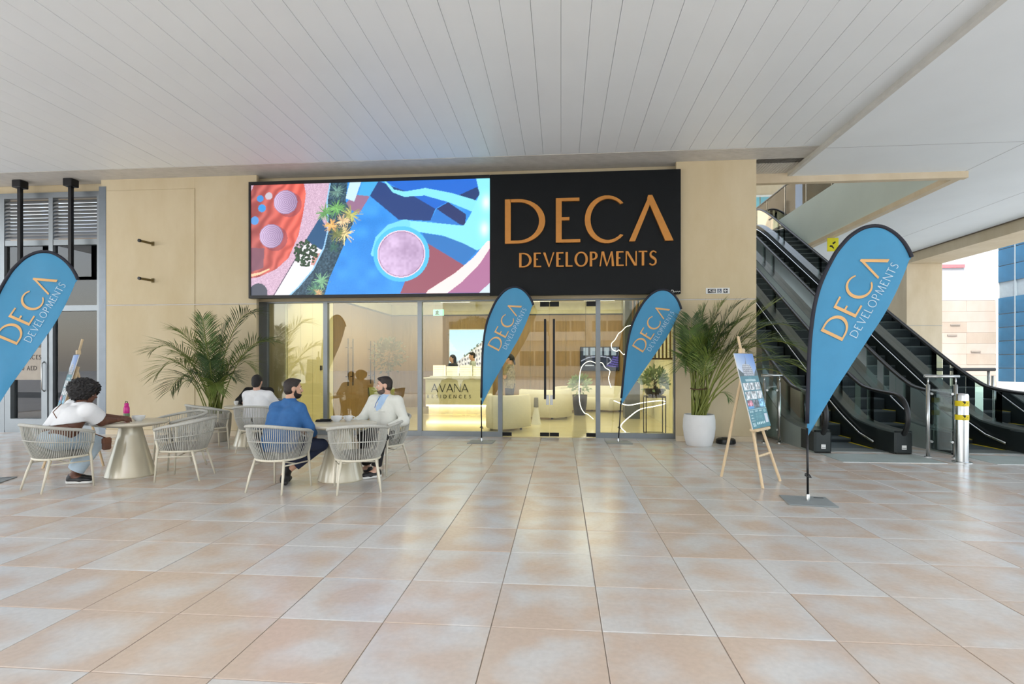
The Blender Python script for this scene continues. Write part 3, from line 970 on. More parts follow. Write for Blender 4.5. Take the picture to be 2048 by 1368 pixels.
# DECA: each letter where it stands (x0, z0, height, width)
def one_letter(ch, x0, x1, z0, z1, T, t):
    g, a = glyph(ch, T, t)
    mb = MB()
    kx = (x1 - x0)/a; kz = z1 - z0
    for q, poly in enumerate(g):
        n = len(poly)
        f_ = [(x0 + p[0]*kx, -0.095 - (q % 7)*0.0005, z0 + p[1]*kz) for p in poly]
        b_ = [(x0 + p[0]*kx, -0.04, z0 + p[1]*kz) for p in poly]
        mb.add(f_ + b_, [tuple(range(n)), tuple(range(2*n - 1, n - 1, -1))] + [(i, (i + 1) % n, n + (i + 1) % n, n + i) for i in range(n)])
    return mb.build('letter', M_GOLD, sg)
one_letter('D', -1.10, -0.29, 1.015, 1.885, 0.13, 0.065)
one_letter('E', -0.10, 0.375, 1.015, 1.885, 0.13, 0.07)
one_letter('C', 0.46, 1.225, 1.000, 1.900, 0.13, 0.07)
one_letter('Λ', 1.31, 2.15, 1.015, 1.90, 0.15, 0.095)
letters(sg, 'DEVELOPMENTS', (-0.82, -0.03, 0.545), (1, 0, 0), (0, 0, 1), (0, -1, 0), 0.285, 2.66, M_GOLD, 0.05, gap=0.13, T=0.17, t=0.09)
# small white maker's scrawl in the lower corner
MB().tube([(2.165, -0.035, 0.06), (2.13, -0.035, 0.075), (2.115, -0.035, 0.045), (2.14, -0.035, 0.02), (2.17, -0.035, 0.04), (2.15, -0.035, 0.045), (2.19, -0.035, 0.03), (2.205, -0.035, 0.05), (2.215, -0.035, 0.03), (2.235, -0.035, 0.05), (2.25, -0.035, 0.03), (2.27, -0.035, 0.05), (2.285, -0.035, 0.035)], 0.006, 5).build('maker_mark', M_WHITE, sg)

# ---- hanging black drop frame on the left
hf = empty('hanging_signpost', (-11.2, 10.95, ZC - 0.01), 0, 'black metal frame hanging from the soffit in front of the louvres', 'sign holder')
for dx in (-0.40, 0.78):
    MB().cbox(dx - 0.10, -0.10, -0.16, dx + 0.10, 0.10, 0.0, 0.01).build('ceiling_bracket', M_BLACK, hf)
    B(dx - 0.035, -0.035, -2.02, dx + 0.035, 0.035, -0.16).build('drop_rod', M_BLACK, hf)
B(-0.40, -0.034, -2.05, 0.815, 0.034, -1.985).build('cross_bar', M_BLACK, hf)

# ---- two stub brackets on the stone pier
M_BRZ = mat('weathered_bronze', rgb(112, 98, 62), 0.5, 0.6)
for z, lab in ((4.05, 'upper'), (3.27, 'lower')):
    b = empty('wall_bracket', (-8.62, YW - 0.014, z), 0, lab + ' of two stub bronze brackets on the bare stone pier', 'bracket', 'stub brackets on the pier')
    MB().cbox(-0.03, -0.02, -0.045, 0.03, 0, 0.045, 0.005).build('plate', M_BRZ, b)
    MB().tube([(0, -0.01, 0), (-0.05, -0.3, 0.0)], 0.026, 8).build('arm', M_BRZ, b, auto=40)
    MB().tube([(-0.05, -0.3, 0.0), (-0.056, -0.335, 0.0)], 0.034, 8).build('end_cap', M_BLACK, b, auto=40)

# ---- washroom sign and small reader on the right pier
ws = empty('washroom_sign', (2.80, YW, 2.86), 0, 'small white sign with washroom, wheelchair and arrow symbols', 'sign')
MB().cbox(0, -0.012, 0, 0.45, 0.0, 0.115, 0.003).build('plate', M_WHITE, ws)
M_INK = mat('sign_ink', rgb(40, 42, 46), 0.5)
M_INKB = mat('sign_ink_blue', rgb(82, 92, 112), 0.5)
for x0, x1, m in ((0.035, 0.185, M_INK), (0.215, 0.295, M_INKB), (0.33, 0.41, M_INK)):
    B(x0, -0.0135, 0.018, x1, -0.011, 0.097).build('symbol_field', m, ws)
def icon(polys, nm):
    mb = MB()
    for p in polys:
        mb.add([(a, -0.0145, b) for a, b in p], [tuple(range(len(p)))])
    mb.build(nm, M_WHITE, ws)
circ = lambda x, z, r: [(x + r*math.cos(w*math.pi/5), z + r*math.sin(w*math.pi/5)) for w in range(10)]
icon([circ(0.135, 0.082, 0.008), rect(0.126, 0.028, 0.144, 0.072), circ(0.162, 0.082, 0.008), [(0.15, 0.04), (0.174, 0.04), (0.165, 0.072), (0.159, 0.072)], rect(0.157, 0.026, 0.167, 0.045)], 'symbol_people')
icon([[(0.045, 0.05), (0.075, 0.085), (0.085, 0.078), (0.058, 0.045)], [(0.07, 0.06), (0.10, 0.03), (0.108, 0.04), (0.08, 0.068)], circ(0.098, 0.08, 0.008)], 'symbol_washing')
icon(strip(arc(0.25, 0.047, 0.022, 0.022, 60, 330, 14), arc(0.25, 0.047, 0.015, 0.015, 60, 330, 14)) + [circ(0.248, 0.088, 0.007), rect(0.245, 0.055, 0.252, 0.080), rect(0.245, 0.053, 0.268, 0.060), [(0.263, 0.058), (0.270, 0.058), (0.280, 0.030), (0.272, 0.030)]], 'symbol_wheelchair')
icon([[(0.338, 0.0575), (0.368, 0.088), (0.378, 0.078), (0.357, 0.0575)], [(0.338, 0.0575), (0.357, 0.0575), (0.378, 0.037), (0.368, 0.027)], rect(0.35, 0.05, 0.403, 0.065)], 'symbol_arrow')
rd = empty('card_reader', (2.34, YW, 1.79), 0, 'tiny black card reader on the pier beside the right-hand pane', 'reader')
MB().cbox(-0.045, -0.02, -0.03, 0.045, 0, 0.03, 0.004).build('case', M_BLACK, rd)
MB().box(-0.01, -0.022, 0.012, 0.01, -0.019, 0.018).build('indicator', M_WHITE, rd)
wb = empty('floor_box', (3.10, 10.78, 0.0), 0, 'low black floor box at the foot of the right pier', 'box')
MB().lathe([(0.17, 0), (0.18, 0.02), (0.17, 0.08), (0.14, 0.10)], 20).build('body', M_RUBBER, wb, auto=40)
MB().lathe([(0.08, 0.10), (0.075, 0.112)], 16).build('lid', M_BLACK, wb, auto=40)

# ================================================================== TEARDROP FLAGS
M_FLAG = mat('teal_flag_cloth', rgb(62, 142, 184), 0.5, var=0.05, scale=3, bump=0.15, bscale=9, sub=0.0)
M_SLEEVE = mat('flag_sleeve', rgb(24, 26, 40), 0.6)
M_FGOLD = mat('flag_gold_print', rgb(226, 178, 116), 0.5)
M_FWHITE = mat('flag_white_print', rgb(190, 212, 224), 0.5)
M_PLATE = mat('grey_base_plate', rgb(140, 146, 146), 0.5, 0.1)
SP = [(-2, 98), (0, 203), (3, 303), (8, 360), (14, 400), (25, 440), (46, 487), (62, 511), (80, 530), (104, 543), (130, 543), (152, 530), (168, 512), (178, 494), (183, 481)]
ED = [(7, 143), (25, 178), (50, 225), (80, 276), (110, 327), (135, 370), (155, 412), (170, 450), (178, 474)]
K = 0.00545
def catmull(P, n=6):
    out = []
    for i in range(len(P) - 1):
        p0, p1, p2, p3 = P[max(i - 1, 0)], P[i], P[i + 1], P[min(i + 2, len(P) - 1)]
        for j in range(n):
            t = j/n
            out.append(tuple(0.5*((2*b) + (-a + c)*t + (2*a - 5*b + 4*c - d)*t*t + (-a + 3*b - 3*c + d)*t**3) for a, b, c, d in zip(p0, p1, p2, p3)))
    out.append(tuple(P[-1]))
    return out
def resample(P, n):
    P = np.array(P, float)
    s = np.r_[0, np.cumsum(np.linalg.norm(np.diff(P, axis=0), axis=1))]
    q = np.linspace(0, s[-1], n)
    return np.stack([np.interp(q, s, P[:, k]) for k in range(P.shape[1])], 1)
def rip(x, z):
    return 0.012*math.sin(x*7 + z*2.2) + 0.006*math.sin(z*9 - x*3)
def make_flag():
    root = empty('beach_flag')
    sp = [(x*K, z*K) for x, z in catmull(SP)]
    ed = [(x*K, z*K) for x, z in catmull(ED)]
    a = resample([p for p in sp if p[1] > 0.6], 44); b = resample(ed, 44)
    vs = []; fs = []
    nu = 14
    for side in (0, 1):
        for i in range(44):
            for k in range(nu + 1):
                u = k/nu
                x, z = a[i]*(1 - u) + b[i]*u
                vs.append((x, rip(x, z)*min(1, 4*u*(1 - u) + 0.15) + (-0.0015 if side == 0 else 0.0015), z))
    n1 = 44*(nu + 1)
    for side in (0, 1):
        for i in range(43):
            for k in range(nu):
                q = side*n1 + i*(nu + 1) + k
                fs.append((q, q + 1, q + nu + 2, q + nu + 1))
    MB().add(vs, fs).build('cloth', M_FLAG, root, smooth=True)
    # lettering printed along the slant
    def onflag(s, org, ang, h, w, m, nm, T, t, gap):
        ux = (math.cos(ang), math.sin(ang)); uz = (-math.sin(ang), math.cos(ang))
        lst, _ = text_polys(s, h, gap, w, T, t)
        mb = MB()
        for ch, polys in lst:
            for p in polys:
                pts = []
                for i in range(len(p)):
                    p0, p1 = p[i], p[(i + 1) % len(p)]
                    nn = 4 if math.hypot(p1[0] - p0[0], p1[1] - p0[1]) > 0.06 else 1
                    for j in range(nn):
                        pts.append((p0[0] + (p1[0] - p0[0])*j/nn, p0[1] + (p1[1] - p0[1])*j/nn))
                w3 = []
                for px, pz in pts:
                    x = org[0] + ux[0]*px + uz[0]*pz; z = org[1] + ux[1]*px + uz[1]*pz
                    w3.append((x, rip(x, z) - 0.012, z))
                mb.add(w3, [tuple(range(len(w3)))])
        mb.build(nm, m, root)
    onflag('DECΛ', (0.335, 1.745), R(62.5), 0.245, 0.97, M_FGOLD, 'gold_lettering', 0.13, 0.075, 0.15)
    onflag('DEVELOPMENTS', (0.478, 1.775), R(62.5), 0.082, 0.86, M_FWHITE, 'white_lettering', 0.11, 0.08, 0.22)
    sl_ = [(x*K, 0, z*K) for x, z in catmull(SP, 5)]
    MB().tube([p for p in sl_ if p[2] > 0.75], 0.021, 8).build('sleeve', M_SLEEVE, root, smooth=True)
    MB().tube([(0, 0, 0.03), (-0.002, 0, 0.4), (-0.008, 0, 0.80)], 0.012, 8).build('pole', M_BLACK, root, smooth=True)
    MB().tube([(-0.03, -0.015, 0.285), (0.0, -0.02, 0.275), (0.03, -0.01, 0.265), (0.02, 0.02, 0.29), (-0.02, 0.02, 0.30)], 0.007, 6, closed=True).build('cord_loop', M_RUBBER, root, smooth=True)
    MB().cbox(-0.24, -0.22, 0.0, 0.24, 0.22, 0.012, 0.004).build('base_plate', M_PLATE, root)
    MB().lathe([(0.02, 0.012), (0.02, 0.075), (0.014, 0.085)], 12).build('spigot', M_STEEL, root, auto=40)
    MB().cbox(0.10, 0.14, 0.0122, 0.20, 0.17, 0.0135, 0.0005).build('carry_slot', M_BLACK, root)
    return root
fl0 = make_flag()
FG = 'teal teardrop flags in front of the shop'
tag(fl0, 'nearest teal teardrop flag, in front of the escalators', 'flag', FG)
fl0.location = (2.68, 6.30, 0); fl0.rotation_euler = (0, 0, R(-8))
copy_tree(fl0, None, (-1.52, 10.55, 0), R(-2), 'teal teardrop flag beside the double door, left of its handles')
f3 = copy_tree(fl0, None, (1.09, 10.72, 0), R(2), 'leaning teal teardrop flag in front of the right-hand pane')
f3.rotation_euler = (0, R(4.2), R(2))
for ch in f3.children:
    if ch.name.startswith(('base_plate', 'spigot', 'carry_slot')):
        ch.rotation_euler = (0, R(-4.2), 0)
copy_tree(fl0, None, (-7.31, 6.44, 0), R(22), 'teal teardrop flag cut by the left edge, in front of the louvres')

# ================================================================== ESCALATORS
TAN = math.tan(R(30))
Y0E, ZTOP = 11.0, 6.84
YTE = Y0E + ZTOP/TAN
def zb(y, r=0.55):
    """Smoothed base line of the incline."""
    a = (y - Y0E)*TAN
    s = 0.25
    lo = s*math.log1p(math.exp(min(a/s, 40))) if a < 8 else a
    return min(lo - 0.25*math.log(2)*math.exp(-abs(a)/0.4)*0.4, ZTOP) if y < YTE - 1.2 else ZTOP - max(0, s*math.log1p(math.exp(min((ZTOP - a)/s, 40))))
ys = [9.75 + 0.12*k for k in range(10)] + [10.95 + 0.14*k for k in range(12)] + [12.7 + 1.0*k for k in range(9)] + [21.3 + 0.18*k for k in range(14)] + [24.2, 25.2]
M_CLAD = mat('escalator_cladding', rgb(150, 160, 156), 0.35, 0.5, var=0.04, scale=2)
M_DECK = mat('escalator_deck', rgb(104, 112, 112), 0.35, 0.4)
M_NEWEL = mat('escalator_newel', rgb(44, 50, 50), 0.4, 0.4)
M_SKIRT = mat('escalator_skirt', rgb(46, 52, 52), 0.3, 0.5)
M_TREAD = mat('step_tread', rgb(96, 106, 108), 0.45, 0.5, var=0.1, scale=30, stretch=(30, 1, 1))
M_RISER = mat('step_riser', rgb(62, 72, 76), 0.4, 0.6, var=0.12, scale=20, stretch=(40, 1, 1))
M_YEL = mat('yellow_line', rgb(230, 206, 20), 0.5)
M_TRUSS = mat('truss_soffit', rgb(70, 76, 76), 0.5, 0.4)
def make_escalator(x0, x1, label):
    root = empty('escalator', (x0, 9.6, 0), 0, label, 'escalator', 'pair of escalators')
    W = x1 - x0
    O = 9.6
    for side, (a, b) in (('l', (0.0, 0.27)), ('r', (W - 0.27, W))):
        # plinth / deck profile swept along the incline
        mb = MB(); dk = MB(); sk = MB()
        for i in range(len(ys) - 1):
            y, y2 = ys[i], ys[i + 1]
            z, z2 = zb(y), zb(y2)
            lo, lo2 = max(0.0, z - 0.95), max(0.0, z2 - 0.95)
            oa = a if side == 'l' else b
            dirs = 0.03 if side == 'l' else -0.03
            # outer cladding skin
            mb.add([(oa, y - O, lo), (oa, y2 - O, lo2), (oa, y2 - O, z2 + 0.36), (oa, y - O, z + 0.36), (oa + dirs, y - O, lo), (oa + dirs, y2 - O, lo2), (oa + dirs, y2 - O, z2 + 0.36), (oa + dirs, y - O, z + 0.36)],
                   [(0, 1, 2, 3), (4, 5, 6, 7), (0, 1, 5, 4), (2, 3, 7, 6)])
            dk.add([(a - 0.004, y - O, z + 0.355), (a - 0.004, y2 - O, z2 + 0.355), (b + 0.004, y2 - O, z2 + 0.355), (b + 0.004, y - O, z + 0.355), (a - 0.004, y - O, z + 0.385), (a - 0.004, y2 - O, z2 + 0.385), (b + 0.004, y2 - O, z2 + 0.385), (b + 0.004, y - O, z + 0.385)],
                   [(0, 1, 2, 3), (4, 5, 6, 7), (0, 1, 5, 4), (2, 3, 7, 6)])
            ia = b if side == 'l' else a
            sk.add([(ia, y - O, z - 0.3), (ia, y2 - O, z2 - 0.3), (ia, y2 - O, z2 + 0.36), (ia, y - O, z + 0.36), (ia - dirs, y - O, z - 0.3), (ia - dirs, y2 - O, z2 - 0.3), (ia - dirs, y2 - O, z2 + 0.36), (ia - dirs, y - O, z + 0.36)],
                   [(0, 1, 2, 3), (4, 5, 6, 7), (2, 3, 7, 6)])
        mb.build('outer_cladding', M_CLAD, root); dk.build('deck', M_DECK, root); sk.build('skirt_panel', M_SKIRT, root)
        # safety rail along the skirt
        ia = (b + 0.035) if side == 'l' else (a - 0.035)
        MB().tube([(ia, 10.3 - O, 0.13), (ia, 10.75 - O, 0.22)] + [(ia, y - O, zb(y) + 0.22) for y in ys if y > 11.0], 0.022, 6).build('skirt_guard', M_STEEL, root, smooth=True)
        # glass balustrade in panels
        xm = (a + b)/2
        cut = [9.70, 11.5, 13.2, 15.2, 17.2, 19.2, 21.2, 23.2, 25.0]
        for c0, c1 in zip(cut[:-1], cut[1:]):
            yy = [c0 + 0.01 + (c1 - c0 - 0.02)*k/8 for k in range(9)]
            g = MB()
            for p, q in zip(yy[:-1], yy[1:]):
                def top(y):
                    t_ = zb(y) + 0.95
                    if y < 9.98: t_ = 0.60 + math.sqrt(max(0, 0.345**2 - (9.98 - y)**2))
                    return t_
                g.add([(xm - 0.006, p - O, zb(p) + 0.385), (xm - 0.006, q - O, zb(q) + 0.385), (xm - 0.006, q - O, top(q)), (xm - 0.006, p - O, top(p)),
                       (xm + 0.006, p - O, zb(p) + 0.385), (xm + 0.006, q - O, zb(q) + 0.385), (xm + 0.006, q - O, top(q)), (xm + 0.006, p - O, top(p))], [(0, 1, 2, 3), (4, 5, 6, 7)])
            g.build('balustrade_glass', M_GLASS2, root)
        hp = [(xm, 10.15 - O, 0.235), (xm, 10.02 - O, 0.232)]
        hp += [(xm, 9.98 - O - 0.365*math.cos(R(w)), 0.61 + 0.375*math.sin(R(w))) for w in range(-85, 91, 12)]
        hp += [(xm, y - O, zb(y) + 0.985) for y in ys if y > 10.05]
        MB().tube(hp, 0.045, 8, flat=0.75).build('handrail', M_RUBBER, root, smooth=True)
        nw = MB().cbox(a - 0.006, 9.72 - O, 0, b + 0.006, 10.28 - O, 0.385, 0.03).build('newel', M_NEWEL, root)
        B(xm - 0.035, 9.712 - O, 0.08, xm + 0.035, 9.722 - O, 0.15).build('sticker', M_WHITE, nw)
        B(xm - 0.03, 9.709 - O, 0.10, xm + 0.03, 9.714 - O, 0.107).build('sticker_line', M_BLACK, nw)
    # truss soffit
    t = MB()
    for i in range(len(ys) - 1):
        y, y2 = ys[i], ys[i + 1]
        if zb(y) < 0.9: continue
        t.add([(0, y - O, zb(y) - 0.95), (W, y - O, zb(y) - 0.95), (W, y2 - O, zb(y2) - 0.95), (0, y2 - O, zb(y2) - 0.95), (0, y - O, zb(y) - 0.9), (W, y - O, zb(y) - 0.9), (W, y2 - O, zb(y2) - 0.9), (0, y2 - O, zb(y2) - 0.9)], [(0, 1, 2, 3), (4, 5, 6, 7)])
    t.build('truss_soffit', M_TRUSS, root)
    # steps
    s0, s1 = 0.29, W - 0.29
    tr = MB().cbox(s0, 0, -0.03, s1, 0.40, 0.0, 0.004, 0).box(s0, 0.002, -0.24, s1, 0.02, -0.03, 1).mesh('step')
    tr.materials.append(M_TREAD); tr.materials.append(M_RISER)
    yl = MB().box(s0, 0.0, 0.0005, s0 + 0.045, 0.40, 0.004).box(s1 - 0.045, 0.0, 0.0005, s1, 0.40, 0.004).mesh('step_edging')
    yl.materials.append(M_YEL)
    for k in range(34):
        y = 10.30 + 0.4*k
        z = max(0.005, (y - 10.95)*TAN) if k > 1 else 0.005
        if z > ZTOP: break
        so = place('step', tr, root, (0, y - O, z))
        if k < 5: place('step_edging', yl, so, (0, 0, 0))
    MB().cbox(s0 - 0.02, 9.90 - O, 0.0, s1 + 0.02, 10.30 - O, 0.012, 0.003).build('comb_plate', mat('comb_plate', rgb(150, 156, 154), 0.4, 0.8, stretch=(40, 1, 1)), root)
    return root
make_escalator(4.25, 5.80, 'dark escalator nearest the palm, climbing behind the stone pier')
make_escalator(6.42, 7.97, 'dark escalator on the far right, behind the striped bollard')
M_LPL = mat('landing_plate', rgb(168, 178, 174), 0.5, 0.3, var=0.08, scale=3)
for x0, x1, lab in ((4.30, 5.80, 'brushed grey landing plate before the escalator nearest the palm'), (6.50, 8.1, 'brushed grey landing plate before the far right escalator')):
    lp = empty('landing_plate', (x0, 8.55, 0.0), 0, lab, 'floor plate', 'escalator landing plates')
    MB().cbox(0, 0.35, 0.0, x1 - x0, 1.12, 0.006, 0.002).build('plate', M_LPL, lp)
    MB().box(0, 0.335, 0.0, x1 - x0, 0.349, 0.005).build('edge_strip', M_STEEL, lp)

def barrier(p0, p1, h, label):
    root = empty('glass_barrier', (p0[0], p0[1], 0), math.atan2(p1[1] - p0[1], p1[0] - p0[0]), label, 'barrier', 'steel and glass barriers')
    L_ = math.hypot(p1[0] - p0[0], p1[1] - p0[1])
    for x in (0, L_):
        p = MB().tube([(x, 0, 0), (x, 0, h - 0.13)], 0.028, 12).tube([(x, 0, h - 0.14), (x, 0, h - 0.02)], 0.014, 8).build('post', M_STEEL, root, smooth=True)
        MB().lathe([(0.055, 0.0), (0.055, 0.01), (0.03, 0.016)], 16, (x, 0, 0)).build('foot_flange', M_STEEL, p, auto=40)
    MB().tube([(-0.05, 0, h), (L_ + 0.05, 0, h)], 0.026, 12).build('top_rail', M_STEEL, root, smooth=True)
    B(0.05, -0.006, 0.12, L_ - 0.05, 0.006, h - 0.2).build('pane', M_GLASS2, root)
    for x in (0.05, L_ - 0.05):
        for z in (0.25, h - 0.28):
            MB().tube([(x, -0.02, z), (x, 0.02, z)], 0.02, 10).build('clamp', M_STEEL, root, auto=40)
barrier((5.90, 9.50), (6.28, 9.44), 1.30, 'steel barrier with a glass pane between the two escalators')
barrier((3.86, 10.95), (4.14, 10.95), 1.28, 'narrow steel barrier with glass beside the stone pier and easel')
rb = empty('guard_rail', (9.1, 15.2, 0), 0, 'dark handrail on steel posts behind the far right escalator', 'railing')
MB().tube([(-0.6, 0, 1.36), (1.95, 0, 1.36)], 0.045, 10).build('top_rail', mat('dark_rail', rgb(60, 56, 52), 0.5), rb, smooth=True)
for x in (0.3, 1.80):
    MB().tube([(x, 0, 0), (x, 0, 1.34)], 0.03, 10).tube([(x + 0.1, 0, 0), (x + 0.1, 0, 1.2)], 0.03, 10).build('post', M_STEEL, rb, smooth=True)
B(-0.5, -0.006, 0.1, 1.8, 0.006, 1.2).build('pane', M_GLASS2, rb)

ub = empty('upper_balustrade', (8.13, 12.2, 6.84), 0, 'glass balustrade with dark handrail along the upper floor edge', 'railing')
MB().tube([(0, 0, 1.15), (0, 12.5, 1.15)], 0.035, 8).build('handrail', M_RUBBER, ub, smooth=True)
for k in range(7):
    B(-0.008, k*1.75 + 0.02, 0.0, 0.008, k*1.75 + 1.73, 1.12).build('pane', M_GLASS2, ub)
    B(-0.02, k*1.75 - 0.02, 0.0, 0.02, k*1.75 + 0.02, 1.14).build('post', M_STEEL, ub)

bo = empty('bollard', (6.09, 9.02, 0), 0, 'stainless bollard with two yellow and black arrow bands', 'bollard')
MB().lathe([(0.085, 0), (0.085, 1.02), (0.075, 1.045), (0.0, 1.05)], 28, cap=False).build('tube', mat('bollard_steel', rgb(200, 202, 202), 0.22, 1.0, var=0.04, stretch=(20, 20, 0.5)), bo, auto=40)
MB().lathe([(0.13, 0), (0.13, 0.012), (0.09, 0.02)], 24).build('floor_flange', M_STEEL, bo, auto=40)
for z in (0.90, 0.69):
    bd = MB().lathe([(0.088, -0.04), (0.0885, 0.04)], 28, (0, 0, z), cap=False).build('warning_band', M_YEL, bo, auto=40)
    for off in (-120, 0, 120):
        # black arrow head wrapped on the band
        def cyl(a, dz): return (0.0905*math.sin(R(a)), -0.0905*math.cos(R(a)), z + dz)
        a0 = off - 32
        MB().add([cyl(a0, 0.036), cyl(a0 + 12, 0.036), cyl(a0 + 24, 0.036), cyl(a0 + 52, 0.0), cyl(a0 + 24, -0.036), cyl(a0 + 12, -0.036), cyl(a0, -0.036), cyl(a0 + 18, 0)],
                 [(0, 1, 2, 3, 7), (7, 3, 4, 5, 6)]).build('arrow_mark', M_BLACK, bd)

ysn = empty('hanging_warning_sign', (8.075, 17.3, 5.06), 0, 'small yellow warning sign hanging above the escalators', 'sign')
MB().cbox(-0.16, -0.01, -0.2, 0.16, 0.01, 0.2, 0.004).build('plate', mat('warning_yellow', rgb(222, 216, 20), 0.5), ysn)
for x in (-0.12, 0.12):
    MB().tube([(x, 0, 0.2), (x, 0, 0.222)], 0.006, 5).build('hanger_wire', M_STEEL, ysn)
MB().add([(-0.09, -0.013, -0.02), (-0.02, -0.013, -0.02), (0.03, -0.013, -0.10), (0.02, -0.013, -0.13), (-0.05, -0.013, -0.07), (-0.10, -0.013, -0.07)], [(0, 1, 2, 3, 4, 5)]).add([(-0.02, -0.013, 0.05), (0.06, -0.013, 0.10), (0.08, -0.013, 0.06), (0.0, -0.013, 0.0)], [(0, 1, 2, 3)]).build('pictogram', M_BLACK, ysn)
# ================================================================== CHAIRS
M_ROPE = mat('grey_rope', rgb(186, 184, 174), 0.75, var=0.08, scale=40)
M_CFRAME = mat('cream_chair_frame', rgb(222, 214, 192), 0.4, var=0.03)
M_PAD = mat('grey_seat_pad', rgb(140, 136, 126), 0.85, var=0.06, scale=30, bump=0.2)
def chair_curves(n=64):
    """Top rail, and the seat ring below it, from the right arm round the back to the left arm."""
    top, low = [], []
    for i in range(n + 1):
        s = -1 + 2*i/n                       # -1 right front ... 0 back ... +1 left front
        w = s*R(128)
        cx = math.sin(w); cy = -math.cos(w)
        ex = math.copysign(abs(cx)**0.80, cx)
        ey = math.copysign(abs(cy)**0.85, cy)
        k = min(1, abs(s)*1.0)
        zt = 0.79 - 0.125*(k**1.7)
        top.append(Vector((-ex*0.345, 0.02 + ey*(0.345 if ey < 0 else 0.36), zt)))
        low.append(Vector((-ex*0.255, 0.02 + ey*(0.235 if ey < 0 else 0.33), 0.375 + 0.012*k)))
    return top, low
def make_chair():
    root = empty('rope_armchair')
    top, low = chair_curves()
    MB().tube(top, 0.020, 8).build('top_rail', M_ROPE, root, smooth=True)
    ring = [p.copy() for p in low] + [Vector((-0.18, 0.255, 0.39)), Vector((0.0, 0.262, 0.39)), Vector((0.18, 0.255, 0.39))]
    MB().tube(ring, 0.015, 8, closed=True).build('seat_ring', M_CFRAME, root, smooth=True)
    tp, lw = chair_curves(66)
    ropes = MB()
    for i, (a, b) in enumerate(zip(tp, lw)):
        pts = []
        for t in (0, 0.3, 0.55, 0.8, 1):
            p = a.lerp(b, t)
            o = Vector((p.x, p.y - 0.02, 0))
            if o.length > 0: o.normalize()
            p = p + o*(0.022*math.sin(math.pi*t))
            pts.append(p)
        ropes.tube(pts, 0.0054, 5, caps=False)
    o = ropes.build('rope_weave', M_ROPE, root, smooth=True); o['kind'] = 'stuff'
    mid = []
    for a, b in zip(top, low):
        p = a.lerp(b, 0.45)
        o_ = Vector((p.x, p.y - 0.02, 0)).normalized()
        mid.append(p + o_*0.026)
    MB().tube(mid, 0.007, 6).build('mid_band', M_ROPE, root, smooth=True)
    # seat pad
    pad = MB()
    N = 40; rings = []
    for (k, z) in ((0.86, 0.385), (0.98, 0.395), (1.0, 0.42), (0.96, 0.445), (0.80, 0.455), (0.4, 0.458)):
        rings.append([(0.235*k*math.copysign(abs(math.cos(w))**0.7, math.cos(w)), 0.015 + 0.235*k*math.copysign(abs(math.sin(w))**0.7, math.sin(w)), z) for w in [2*math.pi*i/N for i in range(N)]])
    vs = [p for r_ in rings for p in r_]
    fs = [(i*N + k, i*N + (k + 1) % N, (i + 1)*N + (k + 1) % N, (i + 1)*N + k) for i in range(5) for k in range(N)]
    fs += [tuple(range(N - 1, -1, -1)), tuple(5*N + k for k in range(N))]
    pad.add(vs, fs).build('seat_pad', M_PAD, root, smooth=True)
    for sx in (-1, 1):
        MB().tube([(sx*top[0].x*-1*-1 if False else sx*abs(top[0].x), top[0].y, top[0].z), (sx*0.245, 0.235, 0.42), (sx*0.245, 0.245, 0.36), (sx*0.262, 0.268, 0.0)], [0.016, 0.016, 0.016, 0.011], 8).build('leg', M_CFRAME, root, smooth=True)
        MB().tube([(sx*0.195, -0.155, 0.385), (sx*0.225, -0.21, 0.20), (sx*0.245, -0.262, 0.0)], [0.016, 0.015, 0.011], 8).build('leg', M_CFRAME, root, smooth=True)
        MB().tube([(sx*0.25, 0.245, 0.315), (sx*0.208, -0.178, 0.315)], 0.0085, 6).build('stretcher', M_CFRAME, root, smooth=True)
    MB().tube([(-0.23, 0.02, 0.315), (0, 0.0, 0.335), (0.23, 0.02, 0.315)], 0.0085, 6).build('stretcher', M_CFRAME, root, smooth=True)
    return root
CH = [((-6.08, 6.20), -22, 'rope armchair under the person with curly hair, at the left table'),
      ((-5.60, 7.72), 148, 'empty rope armchair half hidden behind the left table'),
      ((-4.92, 6.90), 102, 'empty rope armchair side-on, right of the left table'),
      ((-6.18, 9.22), -40, 'empty rope armchair in front of the bushy palm, by the rear table'),
      ((-5.22, 9.10), 12, 'rope armchair under the person in white at the rear table'),
      ((-3.37, 6.36), -10, 'rope armchair under the man in the blue jacket'),
      ((-2.42, 6.44), 24, 'empty rope armchair with its back to us, before the middle table'),
      ((-2.46, 7.56), 158, 'rope armchair under the man in the pale jacket'),
      ((-5.75, 10.38), 178, 'rope armchair under the person in black, against the pier')]
ch0 = make_chair()
for k, (p, a, lab) in enumerate(CH):
    if k == 0:
        ch0.location = (p[0], p[1], 0); ch0.rotation_euler = (0, 0, R(a)); tag(ch0, lab, 'chair', 'rope armchairs at the cafe tables')
    else:
        copy_tree(ch0, None, (p[0], p[1], 0), R(a), lab)

